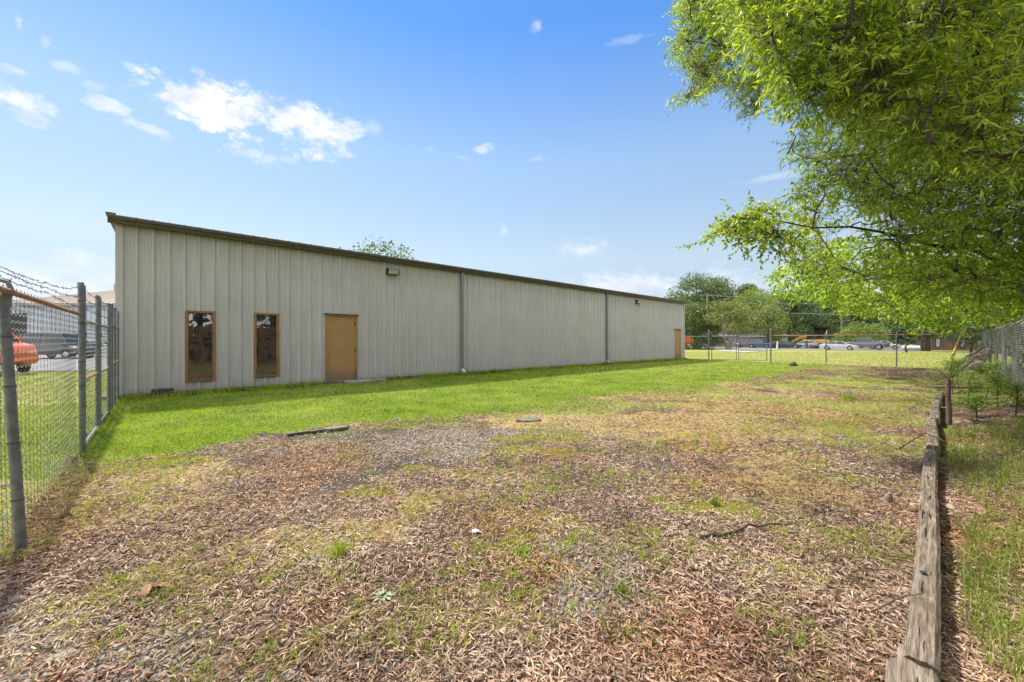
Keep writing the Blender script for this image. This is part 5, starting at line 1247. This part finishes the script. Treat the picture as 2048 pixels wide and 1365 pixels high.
# ------------------------------------------------------------------ vehicles
def paint(name, c, rough=.28, metal=.3): return pm(name, c, tuple(v*.93 for v in c), 2, rough, metal, coat=.5)
def vehicle(name, label, cat, pos, rz, kind, pt, group=None, lights=True):
    root = empty(name, pos, rz, label, cat, group)
    K = {'sedan': dict(L=4.9, W=1.84, H=1.46, zb=.24, belt=[(-2.45,.62),(-2.38,.92),(-1.7,1.0),(-1.0,.98),(.9,.93),(1.3,.90),(2.1,.78),(2.38,.62),(2.45,.42)], cab=(-1.95,-1.05,.35,1.25), wb=1.42, r=.33),
         'suv': dict(L=4.75, W=1.88, H=1.72, zb=.30, belt=[(-2.37,.6),(-2.33,1.05),(-1.9,1.08),(.85,1.03),(1.2,1.02),(2.0,.93),(2.3,.75),(2.37,.45)], cab=(-2.25,-1.75,.25,1.15), wb=1.38, r=.36),
         'hatch': dict(L=4.3, W=1.78, H=1.52, zb=.26, belt=[(-2.15,.6),(-2.1,.98),(-1.6,1.0),(.85,.95),(1.2,.92),(1.85,.8),(2.1,.62),(2.15,.42)], cab=(-2.05,-1.35,.25,1.2), wb=1.28, r=.33),
         'van': dict(L=5.3, W=1.95, H=2.1, zb=.34, belt=[(-2.65,.6),(-2.62,1.12),(1.4,1.12),(1.7,1.1),(2.4,.95),(2.62,.7),(2.65,.45)], cab=(-2.6,-2.5,.95,1.75), wb=1.6, r=.37),
         'pickup': dict(L=5.9, W=2.02, H=1.98, zb=.48, belt=[(-2.95,.75),(-2.93,1.28),(-.95,1.28),(-.9,1.25),(1.2,1.22),(1.5,1.22),(2.6,1.12),(2.88,1.0),(2.95,.6)], cab=(-.95,-.78,.65,1.45), wb=1.82, r=.42)}[kind]
    L_, W_, H_, zb = K['L'], K['W'], K['H'], K['zb']; hw = W_/2
    st = []; bl = K['belt']
    xs_ = sorted(set([b[0] for b in bl]+list(np.linspace(bl[0][0], bl[-1][0], 25))))
    sec = []
    for x in xs_:
        zt = float(np.interp(x, [b[0] for b in bl], [b[1] for b in bl])); e = min(1, (L_/2-abs(x))/.45+.0); ww = hw*(.80+.20*math.sqrt(max(0, e)))
        lo = zb+.10*(1-min(1, e*1.6))
        # wheel arches cut up into the sill
        for sx in (-K['wb'], K['wb']):
            d_ = abs(x-sx)
            if d_ < K['r']*1.18: lo = max(lo, K['r']+math.sqrt((K['r']*1.18)**2-d_*d_)*.98)
        lo = min(lo, zt-.06)
        md = lo+(zt-lo)*.55
        sec.append([(x,-ww*.95,lo),(x,-ww,md),(x,-ww*.94,zt-.03),(x,-ww*.86,zt),(x,ww*.86,zt),(x,ww*.94,zt-.03),(x,ww,md),(x,ww*.95,lo)])
    mb = MB(); n = 8
    for s_ in sec: mb.v += s_
    for i in range(len(sec)-1):
        for j in range(n): mb.f.append((i*n+j, (i+1)*n+j, (i+1)*n+(j+1)%n, i*n+(j+1)%n))
    mb.f.append(tuple(range(n))[::-1]); mb.f.append(tuple((len(sec)-1)*n+j for j in range(n)))
    body = mb.build('body', pt, root, local=True, smooth=True)
    c0, c1, c2, c3 = K['cab']; zbelt = lambda x: float(np.interp(x, [b[0] for b in bl], [b[1] for b in bl]))-.015
    wb_, wt_ = hw*.90, hw*.72
    b4 = [(c0,zbelt(c0)),(c1,H_-.05),((c1+c2)/2,H_),(c2,H_-.04),(c3,zbelt(c3))]
    mb = MB()
    for (x, z) in b4:
        f_ = (z-zbelt(0))/(H_-zbelt(0)); ww = wb_+(wt_-wb_)*max(0, min(1, f_)); mb.v += [(x,-ww,z),(x,ww,z)]
    b0 = len(mb.v); mb.v += [((c1+c2)/2,-wb_,zbelt(0)),((c1+c2)/2,wb_,zbelt(0))]
    mb.f = [(0,2,3,1),(2,4,5,3),(4,6,7,5),(6,8,9,7),(0,10,2),(2,10,4),(4,10,6),(6,10,8),(1,3,11),(3,5,11),(5,7,11),(7,9,11)]
    mb.build('windows', M['carglass'], root, local=True)
    mb = MB()
    mb.add([(c1-.04,-wt_-.01,H_-.045),(c1-.04,wt_+.01,H_-.045),((c1+c2)/2,-wt_-.01,H_+.012),((c1+c2)/2,wt_+.01,H_+.012),(c2+.03,-wt_-.01,H_-.04),(c2+.03,wt_+.01,H_-.04),
            (c1-.04,-wt_-.02,H_-.10),(c1-.04,wt_+.02,H_-.10),((c1+c2)/2,-wt_-.025,H_-.07),((c1+c2)/2,wt_+.025,H_-.07),(c2+.03,-wt_-.02,H_-.10),(c2+.03,wt_+.02,H_-.10)],
           [(0,2,3,1),(2,4,5,3),(0,6,8,2),(2,8,10,4),(1,3,9,7),(3,5,11,9)])
    for sgn in (-1, 1):
        for (xa, xb, za, zb2) in ((c3, c2, zbelt(c3), H_-.05), (c0, c1, zbelt(c0), H_-.05)):
            mb.tube([(xa, sgn*(wb_+.008), za), (xb, sgn*(wt_+.012), zb2)], .035, 6)
        xm = (c1*.45+c2*.55); mb.tube([(xm, sgn*(wb_+.008), zbelt(xm)), (xm, sgn*(wt_+.012), H_-.03)], .035, 6)
        if kind in ('suv', 'van'): xm = c1+.35; mb.tube([(xm-.1, sgn*(wb_+.008), zbelt(xm)), (xm, sgn*(wt_+.012), H_-.04)], .045, 6)
    mb.build('roof', pt, root, local=True, smooth=True)
    for sx in (-K['wb'], K['wb']):
        for sy in (-1, 1):
            Mw = Matrix.Translation((sx, sy*(hw-.13), K['r'])) @ Matrix.Rotation(R(-90*sy), 4, 'X'); r_ = K['r']
            mb = MB(); mb.lathe([(r_*.5,-.11),(r_*.95,-.11),(r_,-.08),(r_,.08),(r_*.94,.115),(r_*.66,.12),(r_*.64,.09),(r_*.1,.085)], 20, Mw); wh_ = mb.build('wheel', M['tyre'], root, local=True, smooth=True)
            mb = MB(); mb.lathe([(r_*.63,.088),(r_*.6,.10),(r_*.2,.105),(r_*.05,.11)], 20, Mw); mb.build('rim', M['rim'], wh_, local=True, smooth=True)
    for sy in (-1, 1):
        zt = zbelt(L_/2-.2)
        mb = MB(); mb.box(L_/2-.32, L_/2-.04, sy*hw*.60-.2, sy*hw*.60+.2, zt-.22, zt-.07, taper=.03); mb.build('headlight', M['lens'], root, local=True)
        zt = zbelt(-L_/2+.08); mb = MB(); mb.box(-L_/2-.015, -L_/2+.22, sy*hw*.72-.14, sy*hw*.72+.14, zt-.30, zt-.10, taper=.02); mb.build('taillight', M['tail'], root, local=True)
        mb = MB(); mb.box(c3-.42, c3-.26, sy*(hw+.08)-.08, sy*(hw+.08)+.08, zbelt(c3)+.02, zbelt(c3)+.16, taper=.02); mb.build('mirror', pt, root, local=True)
    if kind == 'pickup':
        mb = MB(); mb.box(-2.82,-1.02,-hw*.8,hw*.8,1.285,1.29); mb.build('truck_bed', M['black'], root, local=True)
        mb = MB(); mb.box(2.6,3.05,-hw*.9,hw*.9,.55,.95,taper=.05); mb.tube([(3.0,-.6,.9),(3.05,-.5,1.2),(3.05,.5,1.2),(3.0,.6,.9)], .04, 6); mb.build('bumper', M['black'], root, local=True)
    return root
M['tail'] = pm('taillight_red', (.35,.02,.02), (.3,.02,.02), 5, .25)
rowang = math.atan2(-.738, .675)
silver = paint('silver_paint', (.42,.43,.45)); grey = paint('grey_paint', (.14,.145,.155)); blue = paint('blue_paint', (.05,.075,.14)); blackp = paint('black_paint', (.02,.024,.035)); maroon = paint('dark_red_paint', (.10,.055,.06)); palep = paint('pale_blue_silver_paint', (.50,.54,.60)); whitep = paint('white_car_paint', (.7,.7,.7), .3, 0)
GR = 'vehicles parked beyond the field'
vehicle('parked_car', 'silver sedan in front of the grey pickup beyond the far fence', 'car', (*at(1678,64.3).xy, .03), rowang, 'sedan', silver, GR)
vehicle('pickup_truck', 'tall grey crew cab pickup with black front bumper', 'pickup truck', (*at(1729,67).xy, .03), rowang, 'pickup', grey, GR)
vehicle('parked_car', 'silver car mostly hidden behind the nose of the grey pickup', 'car', (*at(1768,69).xy, .03), rowang, 'sedan', silver, GR)
vehicle('parked_car', 'blue grey station wagon near the right gate post', 'car', (*at(1521,82).xy, .03), rowang, 'suv', blue, GR)
vehicle('parked_car', 'dark reddish car half hidden left of the blue wagon', 'car', (*at(1492,87).xy, .03), rowang+math.pi, 'hatch', maroon, GR)
vehicle('parked_car', 'dark sedan with red tail lights right of the blue wagon', 'car', (*at(1557,80).xy, .03), rowang+R(12), 'sedan', blackp, GR)
vehicle('parked_car', 'black sedan with low nose left of the pale silver car', 'car', (*at(1574,77).xy, .03), rowang+R(5), 'sedan', blackp, GR)
vehicle('parked_car', 'pale silver blue car facing left beside the standing person', 'car', (*at(1609,79).xy, .03), rowang+math.pi, 'hatch', palep, GR)
vehicle('utility_van', 'grey van with dark windows outside the left fence', 'van', (*at(118,33).xy, .03), R(0), 'van', paint('van_paint', (.05,.055,.062)))
vehicle('parked_car', 'white car glimpsed through the gate left of the building corner', 'car', (*at(197,36).xy, .03), R(20), 'sedan', whitep)
# orange off-road truck through the left fence
ot = vehicle('orange_truck', 'orange off road truck with black tyres outside the left fence', 'truck', (*at(-40,17.2).xy, .03), R(0), 'suv', paint('orange_paint', (.62,.115,.03), .35, 0))
ot.scale = (.72,.9,1.36)
# white boat-like hull / tank by the brown building
mb = MB(); mb.lathe([(.1,-1.1),(.33,-1.0),(.36,0),(.33,1.0),(.1,1.1)], 16, Matrix.Translation((*at(1822,64).xy, .38)) @ Matrix.Rotation(rowang, 4, 'Z') @ Matrix.Rotation(R(90), 4, 'Y'))
o = mb.build('propane_tank', M['white'], loc=(*at(1822,64).xy, 0), smooth=True); tag(o, 'low white rounded tank beside the left end of the brown building', 'tank')
# yellow backhoe
bp = at(1612, 92); bh = empty('backhoe', bp, rowang, 'yellow digging machine with raised arm behind the parked cars', 'machine')
mb = MB(); mb.v = [(-3.6,-.15,.9),(-1.2,-.15,2.6),(.4,-.15,2.75),(.7,-.15,2.35),(-.9,-.15,2.15),(-3.3,-.15,.7)]; mb.v += [(a, .25, c) for a, b, c in mb.v]; mb.f = [(0,1,2,3,4,5),(11,10,9,8,7,6)]+[(i, i+6, (i+1)%6+6, (i+1)%6) for i in range(6)]
mb.build('boom', M['yellow'], bh, local=True)
mb = MB(); mb.box(-.6,2.4,-.7,.7,.8,1.9,taper=.06); mb.box(2.0,4.2,-.5,.5,1.0,1.8,taper=.1); mb.build('body', M['yellow'], bh, local=True, bevel=.04)
mb = MB(); mb.box(.3,1.7,-.65,.65,1.85,2.65); mb.build('cab_glass', M['carglass'], bh, local=True)
mb = MB(); mb.box(.15,1.85,-.75,.75,2.65,2.75); mb.build('cab_roof', M['white'], bh, local=True)
mb = MB(); mb.add([(3.8,-.9,.4),(5.1,-.9,.3),(5.2,-.9,1.3),(3.8,.9,.4),(5.1,.9,.3),(5.2,.9,1.3)], [(0,1,2),(3,5,4),(0,3,4,1),(0,2,5,3)]); mb.build('bucket', M['yellow'], bh, local=True)
for sx, r_ in ((.3,.75),(3.1,.5)):
    for sy in (-1,1):
        mb = MB(); mb.lathe([(r_*.5,-.18),(r_,-.15),(r_,.15),(r_*.5,.18)], 20, Matrix.Translation((sx, sy*.85, r_)) @ Matrix.Rotation(R(90),4,'X')); mb.build('wheel', M['tyre'], bh, local=True, smooth=True)
# low trailer
tp_ = at(1632,76); tl_ = empty('flatbed_trailer', tp_, rowang, 'low grey trailer with rail behind the silver sedan', 'trailer')
mb = MB(); mb.box(-2,2.,-.9,.9,.55,.68); mb.build('deck', M['galv'], tl_, local=True)
mb = MB()
for x in np.linspace(-1.95,1.95,6):
    for y_ in (-.88,.88): mb.box(x-.03,x+.03,y_-.03,y_+.03,.68,1.2)
for y_ in (-.88,.88): mb.box(-1.98,1.98,y_-.035,y_+.035,1.2,1.27)
mb.build('side_rail', M['galv'], tl_, local=True)
for sy in (-1,1):
    mb = MB(); mb.lathe([(.15,-.1),(.33,-.09),(.33,.09),(.15,.1)], 16, Matrix.Translation((0, sy*.98, .33)) @ Matrix.Rotation(R(90),4,'X')); mb.build('wheel', M['tyre'], tl_, local=True, smooth=True)

# ------------------------------------------------------------------ person standing by the cars
def skin_fig(name, verts, edges, rad, mat, parent, sub=2):
    me = bpy.data.meshes.new(name); me.from_pydata(verts, edges, []); me.materials.append(mat)
    o = bpy.data.objects.new(name, me); col.objects.link(o); o.parent = parent
    md = o.modifiers.new('skin', 'SKIN'); md.use_smooth_shade = True
    for i, r_ in enumerate(rad):
        sv_ = me.skin_vertices[0].data[i]; sv_.radius = (r_, r_) if not isinstance(r_, tuple) else r_
    me.skin_vertices[0].data[0].use_root = True
    s = o.modifiers.new('sub', 'SUBSURF'); s.levels = sub; s.render_levels = sub
    return o
pz = at(1613.5, 73.5); pr_ = empty('person', (pz.x, pz.y, .03), R(150), 'person in dark clothes standing by the pale silver car', 'person')
skinm = pm('skin', (.42,.26,.19), None, 6, .6); cloth = pm('dark_shirt', (.03,.035,.06), None, 10, .85); jean = pm('dark_trousers', (.03,.035,.05), None, 10, .85); hairm = pm('dark_hair', (.025,.018,.014), None, 30, .7)
vs = [(0,0,.95),(0,0,1.12),(0,.01,1.32),(0,.01,1.43),(0,0,1.5),(0,-.01,1.58),(0,-.015,1.68),(0,-.01,1.745),
      (-.10,0,.90),(-.11,-.02,.50),(-.12,.02,.10),(-.12,-.14,.04),(.10,0,.90),(.12,-.05,.50),(.13,.0,.10),(.14,-.17,.04),
      (-.19,.01,1.40),(-.25,.02,1.12),(-.26,-.06,.88),(-.255,-.09,.80),(.19,.01,1.40),(.27,.0,1.14),(.20,-.16,.96),(.15,-.22,.92)]
es = [(0,1),(1,2),(2,3),(3,4),(4,5),(5,6),(6,7),(0,8),(8,9),(9,10),(10,11),(0,12),(12,13),(13,14),(14,15),(3,16),(16,17),(17,18),(18,19),(3,20),(20,21),(21,22),(22,23)]
ra = [(.15,.11),(.14,.10),(.16,.11),(.09,.08),.055,.08,(.075,.09),.045,.09,.062,.045,.04,.09,.062,.045,.04,.06,.045,.035,.03,.06,.045,.035,.03]
skin_fig('body', vs, es, ra, skinm, pr_)
skin_fig('shirt', [(0,0,.93),(0,0,1.12),(0,.01,1.32),(0,.01,1.42),(-.19,.01,1.40),(-.245,.02,1.18),(.19,.01,1.40),(.26,.005,1.18)], [(0,1),(1,2),(2,3),(3,4),(4,5),(3,6),(6,7)], [(.165,.125),(.155,.115),(.175,.125),(.10,.09),.075,.062,.075,.062], cloth, pr_)
skin_fig('trousers', [(0,0,.94),(-.10,0,.88),(-.11,-.02,.50),(-.12,.02,.10),(.10,0,.88),(.12,-.05,.50),(.13,.0,.10)], [(0,1),(1,2),(2,3),(0,4),(4,5),(5,6)], [(.16,.12),.105,.078,.062,.105,.078,.062], jean, pr_)
mb = MB(); mb.lathe([(.04,-.03),(.095,-.0),(.10,.04),(.08,.085),(.03,.10)], 16, Matrix.Translation((0,.01,1.68))); mb.build('hair', hairm, pr_, local=True, smooth=True)
for sx in (-1,1):
    mb = MB(); mb.tube([(sx*.25,-.10,.80),(sx*.25 if sx < 0 else .14,-.12 if sx < 0 else -.25,.74 if sx < 0 else .91)], [.03,.016], 8)
for xx, yy in ((-.12,-.08),(.135,-.10)):
    mb = MB(); mb.box(xx-.045, xx+.045, yy-.12, yy+.12, 0, .08, taper=.01); mb.build('shoe', M['black'], pr_, local=True, bevel=.02)

# ------------------------------------------------------------------ poles, posts, wires
up = at(1414, 88); pole = empty('utility_pole', up, 0, 'weathered wooden utility pole with crossarm at the far corner of the building', 'utility pole')
mb = MB(); mb.tube([up+Vector((0,0,-.3)), up+Vector((.05,0,11.9))], [.17,.12], 10); mb.build('shaft', M['pole'], pole, smooth=True)
mb = MB(); mb.box(up.x-1.6, up.x+2.9, up.y-.07, up.y+.07, 11.55, 11.68); mb.build('crossarm', M['pole'], pole)
for dx in (-1.4,.9,2.6):
    mb = MB(); mb.lathe([(.05,0),(.07,.05),(.05,.1),(.07,.14),(.04,.2)], 8, Matrix.Translation((up.x+dx, up.y, 11.68))); mb.build('insulator', M['galv'], pole, smooth=True)
u2 = at(1683, 98); pole2 = empty('utility_pole', u2, 0, 'dark utility pole in front of the treeline above the grey pickup', 'utility pole')
mb = MB(); mb.tube([u2+Vector((0,0,-.3)), u2+Vector((0,0,10.6))], [.2,.14], 10); mb.build('shaft', M['bark_pale'], pole2, smooth=True)
mb = MB(); mb.box(u2.x-1., u2.x+1., u2.y-.07, u2.y+.07, 9.6, 9.72); mb.build('crossarm', M['bark_pale'], pole2)
mb = MB(); mb.tube([at(1667,97,668)+Vector((0,0,0)), at(1667,97,655)], .0, 6) if False else None
wirem = pm('overhead_wire', (.30,.31,.33), None, 5, .6)
def cable(a, b, sag, r_, label):
    mb = MB(); n = 16; mb.tube([a.lerp(b, i/n)-Vector((0,0,4*sag*(i/n)*(1-i/n))) for i in range(n+1)], r_, 5)
    return tag(mb.build('overhead_wire', wirem, loc=a), label, 'wire')
cable(at(1414,88,592), at(2200,92,606), .5, .022, 'topmost thin overhead wire running right from the weathered pole')
cable(at(1414,88,606), at(2200,92,602), .5, .025, 'middle overhead wire crossing in front of the treeline')
cable(at(1414,88,622), at(2200,92,634), .4, .03, 'lowest overhead wire crossing in front of the treeline')
cable(at(1414,88,613), at(1300,80,590), .3, .022, 'overhead wire going left from the weathered pole behind the building')
for px, Z, y0, y1, r_, lb in ((1453,66,700,682,.11,'short white marker post beneath the reddish tree'), (1553.5,68,700,683,.10,'short white marker post left of the black sedan, leaning right'), (1366,31,716,699,.045,'short white stub post at the far corner of the building')):
    b = at(px, Z); mb = MB(); h_ = EYE+(682.5-y1)/F*Z; mb.tube([b, b+Vector((.12 if '553' in str(px) else 0,0,h_))], r_, 10); tag(mb.build('marker_post', M['white'], loc=b, smooth=True), lb, 'post')
b = at(1813,52); mb = MB(); mb.tube([b, b+Vector((-.15,0,.7)), b+Vector((.0,0,1.05))], [.14,.11,.09], 8); tag(mb.build('tree_stump', M['bark'], loc=b), 'thin dark stump in the field left of the brown building', 'stump')
# red and white sign-like flowers by the evergreen
b = at(1375,64); b.z = 0; P_ = np.array([[b.x,b.y,1.55+0.]])+rng.normal(0,1,(260,3))*[.35,.25,.28]; D = rnd_dirs(260); V, Q = leaf_arrays(P_, D, rnd_dirs(260), .16, .11)
mb = MB(); mb.tube([b, b+Vector((0,0,1.6))], [.05,.03], 6)
fo = empty('flowering_shrub', b, 0, 'orange red flowering shrub between the building and the evergreen', 'shrub'); mb.build('stem', M['bark'], fo)
npmesh('blossom', V, F4=Q, mat=leafmat('orange_blossom', [(0,(.5,.06,.03)),(1,(.6,.16,.06))], .2, .6), parent=fo)

# ------------------------------------------------------------------ saplings in the bed
def sapling(px, py, h, spread, label, seed, nb=16, matl=None, Zo=None):
    rs = np.random.default_rng(seed); b = gpt(px, py)
    root = empty('sapling', b, 0, label, 'sapling', 'feathery saplings in the bed')
    mb = MB(); top = b+Vector((rs.normal(0,.06), rs.normal(0,.06), h)); mb.tube([b-Vector((0,0,.05)), b.lerp(top,.5)+Vector((.02,.01,0)), top], [.012,.009,.004], 6)
    P_, D_, N_ = [], [], []
    for i in range(nb):
        t = .28+.72*(i+rs.random())/nb; s0 = b.lerp(top, min(t,1)); a = rs.random()*6.283; ln = spread*(1.15-t*.75)*(.7+.5*rs.random())
        d = Vector((math.cos(a), math.sin(a), .45+.5*rs.random())).normalized(); e = s0+d*ln-Vector((0,0,.12*ln)); m_ = s0.lerp(e,.5)+Vector((0,0,.06*ln))
        mb.tube([s0, m_, e], [.005,.004,.002], 4)
        side = d.cross(Vector((0,0,1))).normalized()
        nl = 15
        for j in range(nl):
            q = (j+.5)/nl; p_ = s0.lerp(m_, q*2) if q < .5 else m_.lerp(e, q*2-1)
            for sg in (-1, 1, 0):
                dd = (side*sg*.9+d*.35+Vector(rs.normal(0,.45,3))+Vector((0,0,.05))).normalized()
                P_.append(p_+Vector(rs.normal(0,.03,3))); D_.append(dd); N_.append((rs.normal(0,.3), rs.normal(0,.3), 1))
    mb.build('stem', M['twig'], root, smooth=True)
    P_ = np.array(P_); n = len(P_); V, Q = leaf_arrays(P_, unit(np.array(D_)), unit(np.array(N_)), .062*(.6+.7*rs.random(n)), .014, .2, .25)
    npmesh('foliage', V, F4=Q, mat=matl or M['fernleaf'], parent=root)
for args in ((1905,790,1.15,.62,'tallest feathery sapling just behind the stake',1,22),(1935,812,.85,.5,'slim feathery sapling right of the stake, front row',2,18),
             (1968,800,1.05,.5,'feathery sapling in the middle of the bed',3,20),(1995,815,.75,.5,'low bushy sapling near the right fence',4,18),
             (2030,835,.7,.5,'feathery sapling at the right edge of the view',5,16),(1955,838,.45,.4,'smallest low sapling in front of the others',6,14),
             (1915,765,.9,.6,'pale feathery sapling farthest back near the leaning poles',7,20)):
    sapling(args[0], args[1], args[2]*.78, args[3]*.95, args[4], args[5], args[6])
tuft(1878,782,16,.09,.05,.02,bright,'few broad yellow green leaves sprouting by the farthest timber', .8)
tuft(1886,826,14,.06,.04,.04,bright,'small sprig of round yellow green leaves beside the stake foot', .8)
print('built', len(bpy.data.objects), 'objects')
